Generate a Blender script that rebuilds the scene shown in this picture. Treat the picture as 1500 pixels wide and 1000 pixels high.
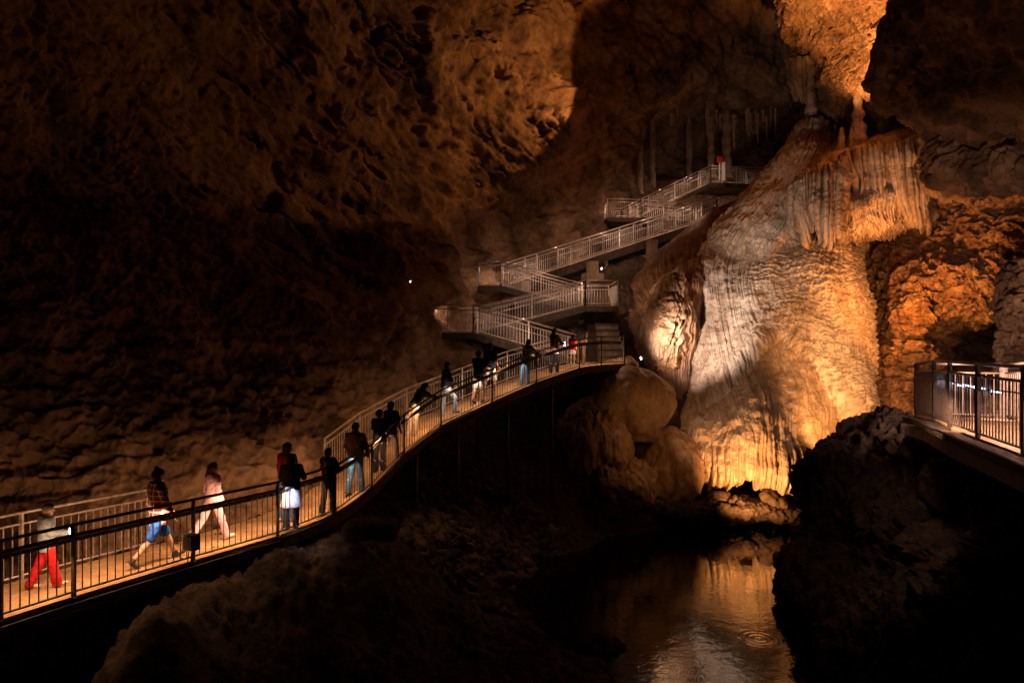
import bpy, math, random
import numpy as np
from mathutils import Vector, Matrix
for _o in list(bpy.data.objects): bpy.data.objects.remove(_o)
SC = bpy.context.scene
COL = SC.collection
R = math.radians
random.seed(7)
# ------------------------------------------------------------------ camera, world, exposure
FPX = 1000.0           # focal length in pixels of the 1500 px wide photograph
cam_d = bpy.data.cameras.new('camera'); cam = bpy.data.objects.new('camera', cam_d); COL.objects.link(cam)
cam_d.sensor_width = 36; cam_d.lens = 24; cam_d.clip_start = .1; cam_d.clip_end = 400
cam.rotation_euler = (R(90), 0, 0); cam.location = (0, 0, 0)
SC.camera = cam
SC.render.engine = 'CYCLES'
SC.cycles.use_denoising = True
SC.cycles.max_bounces = 5; SC.cycles.diffuse_bounces = 3; SC.cycles.glossy_bounces = 3
SC.cycles.sample_clamp_indirect = 4
SC.view_settings.view_transform = 'Standard'; SC.view_settings.look = 'None'
SC.view_settings.exposure = 0; SC.view_settings.gamma = 1
W = bpy.data.worlds.new('World'); SC.world = W; W.use_nodes = True
W.node_tree.nodes['Background'].inputs[0].default_value = (.55, .22, .12, 1)
W.node_tree.nodes['Background'].inputs[1].default_value = .0015

def P(px, py, D): return Vector(((px-750)/FPX*D, D, (500-py)/FPX*D))
V3F = lambda *v: Vector(v)
def lamp(kind, name, loc, target, watt, col, size=.15, angle=60, blend=.5, size_y=None):
    l = bpy.data.lights.new(name, kind); l.energy = watt; l.color = col
    o = bpy.data.objects.new(name, l); COL.objects.link(o); o.location = loc
    if target is not None:
        o.rotation_euler = (Vector(target)-Vector(loc)).to_track_quat('-Z', 'Y').to_euler()
    if kind == 'SPOT': l.spot_size = R(angle); l.spot_blend = blend; l.shadow_soft_size = size
    elif kind == 'AREA':
        l.size = size
        if size_y: l.shape = 'RECTANGLE'; l.size_y = size_y
    else: l.shadow_soft_size = size
    return o
OR = (1, .34, .07); AM = (1, .43, .13); WM = (1, .60, .36); WH = (1, .76, .62); CW = (.72, .76, 1)
# the show cave's floodlights, plus a few added fills: (name, place, aim, watt, colour, radius, cone, blend)
FLOODS = [
 ('flood_dome',   P(1092,769,23.1), P(1120,655,26), 1500, AM, .12, 104, .8),
 ('flood_body',   P(1336,566,14.2), P(1205,480,28), 8200, (1, .46, .16), .08, 30, 1.),
 ('flood_body_low', P(1232,652,24.6), P(1215,560,27.5), 430, AM, .10, 140, .9),
 ('flood_path',   P(948,506,25.2), P(1045,490,29), 3000, WH, .06, 66, 1.),
 ('fill_dome_left', P(990,640,22), P(1068,622,26), 330, WM, .1, 62, .9),  # added soft fill for the brow of the dome
 ('fill_boulders', P(1362,585,10.4), P(1425,735,12.5), 170, WM, .1, 84, .9),  # added spot standing in for walkway spill on the boulders
 ('fill_walkway_rock', P(1450,555,11.8), P(1510,545,16), 2200, (1, .62, .48), .2, 90, .8),  # added spot to brighten the rock behind the railing
 ('flood_small_cone', P(925,500,25.2), P(985,430,29.5), 190, WM, .1, 60, .9),
 ('flood_canopy', P(1085,440,23.5), P(1265,262,28.5), 850, WH, .15, 42, .8),
 ('flood_alcove', P(1335,452,25.2), P(1310,400,30), 900, OR, .1, 150, .5),
 ('flood_shelf',  P(1285,366,28.0), P(1268,318,29.4), 170, OR, .1, 130, .6),
 ('flood_right_wall', P(1345,590,21), P(1312,500,27), 1300, AM, .1, 84, .8),
 ('flood_ceiling', P(1212,170,28.0), P(1300,-10,27), 4800, AM, .08, 138, .35),
 ('flood_ceiling_far', P(1160,178,36), P(850,-190,33), 3400, OR, .12, 44, .2),
 ('flood_left_wall', V3F(4.4,31.0,12.0), V3F(-4.65,32.1,15.2), 950, AM, .05, 128, .12),
 ('flood_cone_top', P(1085,365,26), P(1118,290,34), 800, WH, .1, 50, .9),
 ('flood_mound',  P(1010,600,22.5), P(950,640,26.5), 90, AM, .2, 90, .8),
 ('flood_right_ledge', P(1330,262,15), P(1430,240,21), 60, AM, .3, 52, .9),
 ('flood_terrace', P(845,395,29.5), P(960,400,34), 260, WM, .15, 110, .6),
 ('flood_upper_back', P(985,300,42), P(1080,200,49), 40, WM, .2, 120, .6),
]
for n, a, b, w, c, s, ang, bl in FLOODS: lamp('SPOT', n, a, b, w, c, s, ang, bl)

# ------------------------------------------------------------------ noise
_rng = np.random.RandomState(11)
_perm = _rng.permutation(256).astype(np.int32); _perm = np.concatenate([_perm, _perm])
_g = _rng.normal(size=(256, 3)).astype(np.float32); _g /= np.linalg.norm(_g, axis=1, keepdims=True)
def perlin(p):
    p = np.asarray(p, np.float32); i = np.floor(p).astype(np.int32); f = p-i; i &= 255
    u = f*f*f*(f*(f*6-15)+10); out = 0
    for dx in (0, 1):
        a = _perm[i[..., 0]+dx & 255]
        wx = u[..., 0] if dx else 1-u[..., 0]
        for dy in (0, 1):
            b = _perm[a+((i[..., 1]+dy) & 255)]
            wy = u[..., 1] if dy else 1-u[..., 1]
            for dz in (0, 1):
                g = _g[_perm[b+((i[..., 2]+dz) & 255)]]
                wz = u[..., 2] if dz else 1-u[..., 2]
                d = g[..., 0]*(f[..., 0]-dx)+g[..., 1]*(f[..., 1]-dy)+g[..., 2]*(f[..., 2]-dz)
                out = out+d*wx*wy*wz
    return out*1.6
def fbm(p, f=1., o=4, seed=0., gain=.5):
    p = np.asarray(p)*f+seed*17.3; s = 0; a = 1
    for k in range(o): s = s+a*perlin(p); p = p*2.03+5.1; a *= gain
    return s
def ridged(p, f=1., o=4, seed=0., gain=.5):
    p = np.asarray(p)*f+seed*17.3; s = 0; a = 1
    for k in range(o): s = s+a*(1-2*np.abs(perlin(p))); p = p*2.03+5.1; a *= gain
    return s
def st(*a): return np.stack(np.broadcast_arrays(*a), -1)
def sstep(a, b, x): t = np.clip((x-a)/(b-a), 0, 1); return t*t*(3-2*t)

# ------------------------------------------------------------------ mesh helpers
def mesh_np(name, V, Q, smooth=True):
    me = bpy.data.meshes.new(name); V = np.ascontiguousarray(V, np.float32); Q = np.ascontiguousarray(Q, np.int32)
    n = Q.shape[1]
    me.vertices.add(len(V)); me.vertices.foreach_set('co', V.ravel())
    me.loops.add(Q.size); me.loops.foreach_set('vertex_index', Q.ravel())
    me.polygons.add(len(Q)); me.polygons.foreach_set('loop_start', np.arange(0, Q.size, n, dtype=np.int32))
    try: me.polygons.foreach_set('loop_total', np.full(len(Q), n, np.int32))
    except Exception: pass
    if smooth: me.polygons.foreach_set('use_smooth', np.ones(len(Q), bool))
    me.update(calc_edges=True)
    return me
def tag(o, label=None, cat=None, group=None, kind=None):
    if label: o['label'] = label
    if cat: o['category'] = cat
    if group: o['group'] = group
    if kind: o['kind'] = kind
    return o
def link(name, me, mat=None, parent=None, center=True):
    """links a mesh given in world coordinates (or in its parent's when parent is set)"""
    o = bpy.data.objects.new(name, me); COL.objects.link(o)
    if mat: me.materials.append(mat)
    if parent: o.parent = parent
    elif center and len(me.vertices):
        n = len(me.vertices); a = np.empty(n*3, np.float32); me.vertices.foreach_get('co', a); a = a.reshape(-1, 3)
        c = np.array([a[:, 0].mean(), a[:, 1].mean(), a[:, 2].min()]); a -= c; me.vertices.foreach_set('co', a.ravel()); o.location = c.tolist(); me.update()
    return o
def empty(name, loc=(0, 0, 0), rz=0):
    o = bpy.data.objects.new(name, None); COL.objects.link(o); o.location = loc; o.rotation_euler = (0, 0, rz); o.empty_display_size = .2
    return o
class MB:
    def __init__(s): s.v = []; s.f = []
    def add(s, vs, fs):
        n = len(s.v); s.v += [tuple(v) for v in vs]; s.f += [tuple(i+n for i in f) for f in fs]
    def tube(s, a, b, r, n=6, r2=None, cap=True):
        a = Vector(a); b = Vector(b); d = b-a
        if d.length < 1e-6: return
        q = d.to_track_quat('Z', 'Y'); r2 = r if r2 is None else r2; vs = []
        for p, rr in ((a, r), (b, r2)):
            for k in range(n):
                t = 2*math.pi*(k+.5)/n; vs.append(p+q@Vector((rr*math.cos(t), rr*math.sin(t), 0)))
        fs = [(k, (k+1) % n, n+(k+1) % n, n+k) for k in range(n)]
        if cap: fs += [tuple(range(n-1, -1, -1)), tuple(range(n, 2*n))]
        s.add(vs, fs)
    def path(s, pts, r, n=6):
        pts = [Vector(p) for p in pts]; rings = []
        for i, p in enumerate(pts):
            d = (pts[min(i+1, len(pts)-1)]-pts[max(i-1, 0)]).normalized(); q = d.to_track_quat('Z', 'Y')
            rings.append([p+q@Vector((r*math.cos(2*math.pi*(k+.5)/n), r*math.sin(2*math.pi*(k+.5)/n), 0)) for k in range(n)])
        vs = [v for g in rings for v in g]; fs = []
        for i in range(len(pts)-1):
            for k in range(n): fs.append((i*n+k, i*n+(k+1) % n, (i+1)*n+(k+1) % n, (i+1)*n+k))
        fs += [tuple(range(n-1, -1, -1)), tuple((len(pts)-1)*n+k for k in range(n))]
        s.add(vs, fs)
    def box(s, c, sx, sy, sz, rz=0, top=1.):
        c = Vector(c); m = Matrix.Rotation(rz, 3, 'Z'); vs = []
        for z, t in ((0, 1.), (sz, top)):
            for x, y in ((-1, -1), (1, -1), (1, 1), (-1, 1)): vs.append(c+m@Vector((x*sx*t/2, y*sy*t/2, z)))
        s.add(vs, [(3, 2, 1, 0), (4, 5, 6, 7), (0, 1, 5, 4), (1, 2, 6, 5), (2, 3, 7, 6), (3, 0, 4, 7)])
    def obox(s, a, b, w, h):
        """box along a->b, w wide, hanging h below the line"""
        a = Vector(a); b = Vector(b); d = b-a; n = Vector((-d.y, d.x, 0)).normalized()*w/2; z = Vector((0, 0, -h))
        vs = [a-n+z, a+n+z, a+n, a-n, b-n+z, b+n+z, b+n, b-n]
        s.add(vs, [(0, 1, 2, 3), (7, 6, 5, 4), (0, 4, 5, 1), (1, 5, 6, 2), (2, 6, 7, 3), (3, 7, 4, 0)])
    def build(s, name, mat=None, parent=None, smooth=False, center=True):
        me = bpy.data.meshes.new(name); me.from_pydata([tuple(v) for v in s.v], [], s.f)
        if smooth: me.polygons.foreach_set('use_smooth', [True]*len(me.polygons))
        me.update(); return link(name, me, mat, parent, center)

# ------------------------------------------------------------------ materials
def newmat(name):
    m = bpy.data.materials.new(name); m.use_nodes = True; nt = m.node_tree; b = nt.nodes['Principled BSDF']
    return m, nt, b
def nd(nt, t, **kw):
    n = nt.nodes.new(t)
    for k, v in kw.items():
        if k.startswith('i_'):
            k = k[2:]; n.inputs[int(k) if k.isdigit() else k.replace('_', ' ')].default_value = v
        else: setattr(n, k, v)
    return n
def ramp(nt, src, stops):
    r = nt.nodes.new('ShaderNodeValToRGB'); e = r.color_ramp.elements
    while len(e) < len(stops): e.new(.5)
    for x, (p, c) in zip(e, stops): x.position = p; x.color = (*c, 1) if len(c) == 3 else c
    nt.links.new(src, r.inputs[0]); return r
def rockmat(name, c1, c2, c3, scale=1., bump=.5, rough=.8, stretch=(1, 1, 1), fine=9., spec=.3, pits=0., coat=0.):
    m, nt, b = newmat(name); L = nt.links
    tc = nd(nt, 'ShaderNodeTexCoord'); mp = nd(nt, 'ShaderNodeMapping'); mp.inputs['Scale'].default_value = stretch
    L.new(tc.outputs['Object'], mp.inputs[0])
    n1 = nd(nt, 'ShaderNodeTexNoise', i_Scale=.45*scale, i_Detail=8., i_Roughness=.62, i_Distortion=.15)
    n2 = nd(nt, 'ShaderNodeTexNoise', i_Scale=3.3*scale, i_Detail=9., i_Roughness=.68)
    n3 = nd(nt, 'ShaderNodeTexNoise', i_Scale=fine*scale, i_Detail=6., i_Roughness=.7)
    for n in (n1, n2, n3): L.new(mp.outputs[0], n.inputs['Vector'])
    r1 = ramp(nt, n1.outputs[0], [(.36, c1), (.52, c2), (.68, c3)])
    r2 = ramp(nt, n2.outputs[0], [(.3, (.42, .38, .35)), (.55, (1, 1, 1)), (.75, (1.25, 1.25, 1.2))])
    mx = nd(nt, 'ShaderNodeMix', data_type='RGBA', blend_type='MULTIPLY'); mx.inputs[0].default_value = .8
    L.new(r1.outputs[0], mx.inputs[6]); L.new(r2.outputs[0], mx.inputs[7])
    L.new(mx.outputs[2], b.inputs['Base Color'])
    b.inputs['Roughness'].default_value = rough; b.inputs['Specular IOR Level'].default_value = spec
    rr = nd(nt, 'ShaderNodeMapRange'); rr.inputs[1].default_value = .3; rr.inputs[2].default_value = .7
    rr.inputs[3].default_value = max(.1, rough-.22); rr.inputs[4].default_value = min(1, rough+.15)
    L.new(n2.outputs[0], rr.inputs[0]); L.new(rr.outputs[0], b.inputs['Roughness'])
    b2 = nd(nt, 'ShaderNodeBump', i_Strength=bump, i_Distance=.18/scale); L.new(n2.outputs[0], b2.inputs['Height'])
    b3 = nd(nt, 'ShaderNodeBump', i_Strength=bump*.8, i_Distance=.05/scale); L.new(n3.outputs[0], b3.inputs['Height']); L.new(b2.outputs[0], b3.inputs['Normal'])
    last = b3
    if pits:
        v = nd(nt, 'ShaderNodeTexVoronoi', i_Scale=2.6*scale); v.feature = 'SMOOTH_F1'
        ad = nd(nt, 'ShaderNodeVectorMath', operation='ADD'); L.new(mp.outputs[0], ad.inputs[0]); L.new(n2.outputs['Color'], ad.inputs[1]); L.new(ad.outputs[0], v.inputs['Vector'])
        b4 = nd(nt, 'ShaderNodeBump', i_Strength=pits, i_Distance=.25/scale); L.new(v.outputs['Distance'], b4.inputs['Height']); L.new(b3.outputs[0], b4.inputs['Normal']); last = b4
    L.new(last.outputs[0], b.inputs['Normal'])
    return m
def plain(name, col, rough=.6, metal=0., noise=.12, nscale=30., bump=.0, spec=.5, emit=None, es=0.):
    m, nt, b = newmat(name); L = nt.links
    tc = nd(nt, 'ShaderNodeTexCoord'); n = nd(nt, 'ShaderNodeTexNoise', i_Scale=nscale, i_Detail=4.)
    L.new(tc.outputs['Object'], n.inputs['Vector'])
    lo = tuple(max(0, c*(1-noise*2)) for c in col); hi = tuple(min(1, c*(1+noise*2)) for c in col)
    r = ramp(nt, n.outputs[0], [(.3, lo), (.7, hi)]); L.new(r.outputs[0], b.inputs['Base Color'])
    b.inputs['Roughness'].default_value = rough; b.inputs['Metallic'].default_value = metal; b.inputs['Specular IOR Level'].default_value = spec
    if bump:
        bb = nd(nt, 'ShaderNodeBump', i_Strength=bump, i_Distance=.02); L.new(n.outputs[0], bb.inputs['Height']); L.new(bb.outputs[0], b.inputs['Normal'])
    if emit: b.inputs['Emission Color'].default_value = (*emit, 1); b.inputs['Emission Strength'].default_value = es
    return m
M = {}
M['wall'] = rockmat('cave_limestone', (.07, .04, .022), (.25, .15, .085), (.38, .25, .15), 1.1, .8, .85)
M['rough'] = rockmat('rough_orange_rock', (.16, .08, .035), (.32, .18, .09), (.42, .27, .15), 1.6, 1., .8, pits=.8)
M['floor'] = rockmat('cave_earth', (.03, .02, .013), (.085, .052, .033), (.13, .085, .055), 1.8, 1., .9, pits=.5)
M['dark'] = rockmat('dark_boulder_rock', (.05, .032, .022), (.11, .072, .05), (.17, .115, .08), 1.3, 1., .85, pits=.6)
M['flow'] = rockmat('grey_flowstone', (.30, .21, .15), (.48, .38, .29), (.62, .53, .44), 1.2, .35, .5, (1.4, 1.4, .35), 14., .5)
M['flow_o'] = rockmat('ochre_flowstone', (.25, .14, .07), (.42, .27, .16), (.52, .38, .25), 1.2, .5, .5, (1.3, 1.3, .5), 12., .5)
M['flow_b'] = rockmat('brown_flowstone', (.12, .06, .03), (.24, .13, .07), (.34, .21, .12), 1.2, .5, .55, (1.3, 1.3, .5), 12., .5)
M['flow_c'] = rockmat('cream_flowstone', (.36, .25, .16), (.52, .38, .26), (.62, .50, .38), 1.2, .35, .42, (1.3, 1.3, .4), 12., .5)
M['drape'] = rockmat('drapery_calcite', (.22, .14, .09), (.40, .29, .2), (.5, .4, .3), 1.5, .5, .6, (2, 2, .4), 10., .4)
M['white'] = rockmat('white_calcite', (.40, .32, .25), (.6, .52, .44), (.7, .64, .56), 2., .5, .5, (1, 1, .6), 10., .5)
M['gravel'] = rockmat('gravel_rubble', (.05, .032, .02), (.14, .09, .06), (.24, .17, .12), 3., 1., .85)

# ------------------------------------------------------------------ lofted rock sheets
def cr(Pts, n):
    """Catmull-Rom along axis 0 of Pts (k,...,3) -> n samples"""
    k = Pts.shape[0]; t = np.linspace(0, k-1, n); i = np.minimum(t.astype(int), k-2); f = (t-i).reshape((-1,)+(1,)*(Pts.ndim-1))
    g = lambda j: Pts[np.clip(j, 0, k-1)]
    p0, p1, p2, p3 = g(i-1), g(i), g(i+1), g(i+2)
    p0 = np.where((i == 0).reshape(f.shape), 2*p1-p2, p0); p3 = np.where((i == k-2).reshape(f.shape), 2*p2-p1, p3)
    return .5*(2*p1+(p2-p0)*f+(2*p0-5*p1+4*p2-p3)*f*f+(3*p1-p0-3*p2+p3)*f**3)
def normals(G):
    du = np.gradient(G, axis=1); dv = np.gradient(G, axis=0); n = np.cross(du, dv)
    n /= np.linalg.norm(n, axis=-1, keepdims=True)+1e-9
    c = G.reshape(-1, 3).mean(0); 
    if ((n*(-G)).sum(-1)).mean() < 0: n = -n
    return n
def gridfaces(nv, nu, flip=False):
    a = np.arange(nv*nu).reshape(nv, nu)
    q = np.stack([a[:-1, :-1], a[:-1, 1:], a[1:, 1:], a[1:, :-1]], -1).reshape(-1, 4)
    return q[:, ::-1] if flip else q
def grid_mesh(name, G):
    nv, nu = G.shape[:2]; du = G[:, 1:]-G[:, :-1]; dv = G[1:]-G[:-1]
    n = np.cross(du[:-1], dv[:, :-1]); flip = (n*(-G[:-1, :-1])).sum(-1).mean() < 0
    return mesh_np(name, G.reshape(-1, 3), gridfaces(nv, nu, flip))
def patch(name, rows, nu, nv, disp, mat, parent=None):
    C = np.array([[P(*c) for c in r] for r in rows], float)
    G = cr(C, nv); G = np.swapaxes(cr(np.swapaxes(G, 0, 1), nu), 0, 1)
    N = normals(G); U, V = np.meshgrid(np.linspace(0, 1, nu), np.linspace(0, 1, nv))
    G = disp(G, N, U, V)
    return link(name, grid_mesh(name, G), mat, parent, center=parent is None)
def rock(G, N, amp=.5, f=.4, strata=0., pit=0., fine=1., seed=0.):
    h = amp*fbm(G, f, 3, seed)
    w = fbm(G, f*1.7, 2, seed+3)
    h = h+amp*.55*fine*ridged(G, f*2.3, 5, seed+1, .55)*.6
    if strata:
        s = (G@np.array([.28, .1, .95]))*1.35+w*.9
        fr = s-np.floor(s); h = h+strata*(sstep(0, .75, fr)-sstep(.75, 1, fr))
        s = (G@np.array([.2, .2, .95]))*4.1+w*1.5
        fr = s-np.floor(s); h = h+strata*.3*(sstep(0, .7, fr)-sstep(.7, 1, fr))
    if pit:
        q = fbm(G*np.array([1, 1, 1.5]), f*3.1, 3, seed+7)
        h = h-pit*sstep(.25, .75, q)
        q = fbm(G, f*9, 2, seed+9); h = h-pit*.3*sstep(.3, .8, q)
    return G+N*h[..., None]
def blob(name, c, r, amp, f, mat, seed=0., rot=(0, 0, 0), n=90, flat=0., parent=None, vstretch=1., facet=0.):
    th = np.linspace(0, math.pi, n); ph = np.linspace(0, 2*math.pi, 2*n, endpoint=False)
    PH, TH = np.meshgrid(ph, th); S = st(np.sin(TH)*np.cos(PH), np.sin(TH)*np.sin(PH), np.cos(TH))
    if facet: S = S/(np.abs(S)**(2+facet)).sum(-1, keepdims=True)**(1/(2+facet))
    from mathutils import Euler
    A = np.array(Euler(rot).to_matrix())
    X = (S*np.array(r))@A.T; Nn = (S/np.array(r))@A.T; Nn /= np.linalg.norm(Nn, axis=-1, keepdims=True)
    Q = X+np.array(c); F = Q*np.array([1, 1, vstretch])
    h = amp*fbm(F, f, 3, seed)+amp*.6*ridged(F, f*2.4, 4, seed+2, .55)*.5
    Q = Q+Nn*h[..., None]
    a = np.arange(n*2*n).reshape(n, 2*n); b = np.roll(a, -1, 1)
    F4 = np.stack([a[:-1], a[1:], b[1:], b[:-1]], -1).reshape(-1, 4)
    return link(name, mesh_np(name, Q.reshape(-1, 3), F4), mat, parent, center=parent is None)
def rbf(pts, vals, q):
    pts = np.array(pts, float); vals = np.array(vals, float)
    K = np.linalg.norm(pts[:, None]-pts[None], axis=-1)
    n = len(pts); A = np.zeros((n+3, n+3)); A[:n, :n] = K-1e-3*np.eye(n); A[:n, n] = 1; A[n, :n] = 1
    A[:n, n+1:n+3] = pts; A[n+1:n+3, :n] = pts.T
    w = np.linalg.solve(A, np.concatenate([vals, [0, 0, 0]]))
    out = np.zeros(len(q))
    for i in range(0, len(q), 40000):
        qq = q[i:i+40000]; out[i:i+40000] = np.linalg.norm(qq[:, None]-pts[None], axis=-1)@w[:n]+w[n]+qq@w[n+1:n+3]
    return out
# ================================================================== THE SETTING
WATER = -6.9
# cave wall: one sheet round the whole chamber
WP = [(-700,900,7),(-700,500,8),(-700,0,8),(-700,-400,6),(-300,950,9.3),(-300,600,10.8),(-300,200,12),(-300,-300,9),
 (0,1000,12),(0,850,12.2),(0,700,12.6),(0,500,14),(0,250,15.5),(0,0,16),(0,-350,12),
 (200,1000,13.2),(200,815,13.4),(200,650,14.2),(200,450,17),(200,200,20),(200,0,20.5),(200,-350,15),
 (300,770,14.9),(400,900,16),(400,750,16.1),(400,640,16.8),(400,480,20.5),(400,300,24),(400,100,26),(400,-300,19),
 (455,735,17.9),(455,640,18.2),(520,800,20.8),(520,650,20.9),(520,560,21.2),(520,450,23),(520,300,27),
 (600,800,22.6),(600,600,22.6),(600,500,23.4),(600,400,26),(600,250,30),(600,50,30),(600,-300,22),
 (645,560,24.6),(680,800,26),(680,540,26.5),(625,470,26.6),(680,480,29.8),(640,400,28.5),(680,380,33),(680,250,33.5),(680,50,33),
 (760,800,29),(760,520,31),(760,420,35),(760,300,36),(760,100,34),(760,-300,27),(830,180,34.5),(850,60,36),(900,10,40),
 (850,600,31),(850,460,33.5),(850,360,38.7),(890,320,43.5),(850,250,38),(950,600,34),(950,440,37),(950,320,46),(950,200,49),(950,140,43),(950,60,40),(950,-300,30),
 (1050,400,41),(1050,230,51),(1050,190,51),(1050,140,44.5),(1050,60,42),(1140,200,51),(1140,140,45),(1200,230,50),(1200,50,43),(1200,-300,32),(1200,600,36),
 (1350,560,36),(1350,300,38),(1350,0,38),(1500,520,37),(1500,300,34),(1500,0,30),(1500,-300,22),(1800,500,26),(1800,0,20),(1900,800,18),(1300,900,33)]
def wall_depth(px, py): return rbf([(a/100, b/100) for a, b, _ in WP], [d for *_, d in WP], np.stack([px, py], -1)/100)
nu, nv = 1050, 620
PX, PY = np.meshgrid(np.linspace(-700, 1850, nu), np.linspace(-480, 1000, nv))
D = wall_depth(PX.ravel(), PY.ravel()).reshape(PX.shape)
G = st((PX-750)/FPX*D, D, (500-PY)/FPX*D)
N = normals(G)
amp = .35+.55*sstep(22, 34, D)
G1 = rock(G, N*amp[..., None], 1., .22, strata=.10, pit=.10, fine=.5, seed=1)
near = 1-sstep(19, 25, D)
s_ = G1[..., 2]*1.7+fbm(G1, .35, 3, 70)*1.3; fr_ = s_-np.floor(s_)
G1 = G1+N*(near*(.11*(sstep(0, .8, fr_)-sstep(.8, 1, fr_))+.10*ridged(G1, 1.3, 4, 71, .6)+.07*ridged(G1, 3.5, 4, 72, .6)))[..., None]
bw = fbm(G1, .16, 3, 75)*2.2+fbm(G1, .9, 3, 76)*.35
s_ = (G1@np.array([.48, .1, .87]))*.36+bw*.5; fr_ = s_-np.floor(s_); brk = sstep(-.3, .35, fbm(G1, .3, 2, 77))
h_ = .5*(sstep(0, .85, fr_)-sstep(.85, 1, fr_))*brk
s_ = (G1@np.array([.55, .1, .80]))*1.15+bw*1.3; fr_ = s_-np.floor(s_); h_ = h_+.14*(sstep(0, .85, fr_)-sstep(.85, 1, fr_))*(1-.6*brk)
h_ = h_+.04*ridged(G1*np.array([.5, 1, 1.3]), .55, 6, 73, .62)+.06*fbm(G1, 2.2, 5, 74, .6)
dg = G1@np.array([.84, .1, -.5]); ac = G1@np.array([.5, .3, .84])
q_ = fbm(st(dg*.16, ac*.75, 0*dg+3.3)+.12*fbm(G1, 1.4, 3, 78)[..., None], 1., 3, 79); q2 = fbm(st(dg*.4, ac*1.6, 0*dg+9.3), 1., 3, 80)
h_ = h_-.55*np.exp(-(q_/.045)**2)*sstep(-.2, .3, fbm(G1, .4, 2, 81))-.16*np.exp(-(q2/.05)**2)*sstep(-.1, .3, fbm(G1, .7, 2, 82))
G1 = G1+N*((1-near)*h_)[..., None]
# the layered walls by the path stay clear of it
me = grid_mesh('cave_wall', G1)
tag(link('cave_wall', me, M['wall']), 'brown limestone cave wall rising behind the walkways', kind='structure')

# cave floor: banks, the mound under the path, the rubble terrace under the switchbacks
FP = [(-14,8,-4.5),(-9,9,-6.5),(-7.2,9.2,-6.6),(-6.6,8,-7.4),(-7,11,-5.2),(-8,12,-4.4),(-7.6,13,-4.05),(-9,15,-3.9),(-4,7,-7.5),(-2,7,-7.6),(-6.9,10.2,-5.4),
 (-5.9,11.4,-3.98),(-5.45,12.0,-4.02),(-4.56,13.3,-4.0),(-3.96,15.4,-4.05),(-3.5,16.3,-4.2),(-5.5,10.4,-4.3),(-5.35,9.3,-4.9),(-5.2,8.2,-5.9),
 (-4.6,11.2,-5.3),(-3.6,12.2,-5.5),(-2.8,13.5,-5.7),(-2.7,15,-5.1),(-1.8,12,-6.2),(-1,14,-6.5),(.3,14.5,-6.75),(2,14.6,-6.85),(2.4,12.5,-6.9),(2,16,-7.1),(1,17,-7.2),(-1,17,-6.5),
 (-2.4,17,-5.2),(-1.5,19,-5.6),(-.5,20.5,-5.9),(.3,21.6,-6.5),(1.0,21.4,-7.1),(0,18.6,-7.05),(2.5,22.6,-7.1),(-6.2,14,-4.05),(-5.2,15.6,-4.05),(-4.4,17.5,-4.3),(-3.2,19.5,-4.6),(-2,21.5,-4.9),(-2.4,23.6,-3.2),
 (0,23,-5.2),(1,24,-5.2),(3,26.3,-4.2),(4.5,26.8,-3.4),(4,24.3,-7.1),(6,25.2,-7.1),(8,26,-7.1),
 (0,26.4,-1.9),(-2.5,27.5,-.4),(2,28,-1.2),(3.6,29.2,.2),(5,28.2,-.9),(5.5,27.2,-2.6),(0,30,.9),(-1,33,1.5),(2.5,32,1.9),(5,33,2.9),(8,35,4.1),(11,37,5.6),(7,31,1.5),(9,33,3),(12,40,6.8),(5,40,6.0),(8,42,7.2),(13,44,8.6),(18,46,9),
 (-3,36,2.5),(1,40,4),(0,46,6),(8,48,8),(16,50,9),(-8,30,1),(-14,20,-1),(-14,40,3),(14,30,-2),(18,30,-2),(22,30,-1.5),(24,45,6),
 (8,22,-7.4),(9,25.5,-7.2),(10,27.5,-6.5),(7,18,-7.8),(5,14,-7.8),(4,9,-8),(12,20,-6.5),(16,20,-4),(14,12,-4),(22,16,-3),(6,5,-7),(0,3,-8),(-8,3,-8),(-14,3,-6),(22,3,-4)]
xs = np.concatenate([np.linspace(-14, 8, 420), np.linspace(8.15, 24, 110)]); ys = np.concatenate([np.linspace(3, 30, 480), np.linspace(30.1, 52, 140)])
X, Y = np.meshgrid(xs, ys)
Z = rbf([(a, b) for a, b, _ in FP], [c for *_, c in FP], np.stack([X.ravel(), Y.ravel()], -1)).reshape(X.shape)
G = st(X, Y, Z); n = fbm(G, .7, 3, 4)*.16+ridged(G, 1.9, 4, 6, .6)*.07+np.abs(fbm(G, 3.2, 3, 8))*.10
n = n+.07*ridged(G, 5.5, 3, 9, .6)*.6
G[..., 2] += n-.1
me = mesh_np('cave_floor', G.reshape(-1, 3), gridfaces(*X.shape))
tag(link('cave_floor', me, M['floor']), 'dark earth and rock floor of the cave', kind='structure')

# water
m, nt, b = newmat('pool_water'); L = nt.links
b.inputs['Base Color'].default_value = (.006, .004, .003, 1); b.inputs['Roughness'].default_value = .02; b.inputs['IOR'].default_value = 1.9
tc = nd(nt, 'ShaderNodeTexCoord'); mp = nd(nt, 'ShaderNodeMapping'); mp.inputs['Scale'].default_value = (1, 1.6, 1)
L.new(tc.outputs['Object'], mp.inputs[0])
n1 = nd(nt, 'ShaderNodeTexNoise', i_Scale=2.2, i_Detail=3.); n2 = nd(nt, 'ShaderNodeTexNoise', i_Scale=9., i_Detail=2.)
L.new(mp.outputs[0], n1.inputs['Vector']); L.new(mp.outputs[0], n2.inputs['Vector'])
# stir: calmer at the far side
sx = nd(nt, 'ShaderNodeSeparateXYZ'); L.new(tc.outputs['Object'], sx.inputs[0])
mr = nd(nt, 'ShaderNodeMapRange'); mr.inputs[1].default_value = -4; mr.inputs[2].default_value = 7; mr.inputs[3].default_value = 1; mr.inputs[4].default_value = .12; L.new(sx.outputs[1], mr.inputs[0])
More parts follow.
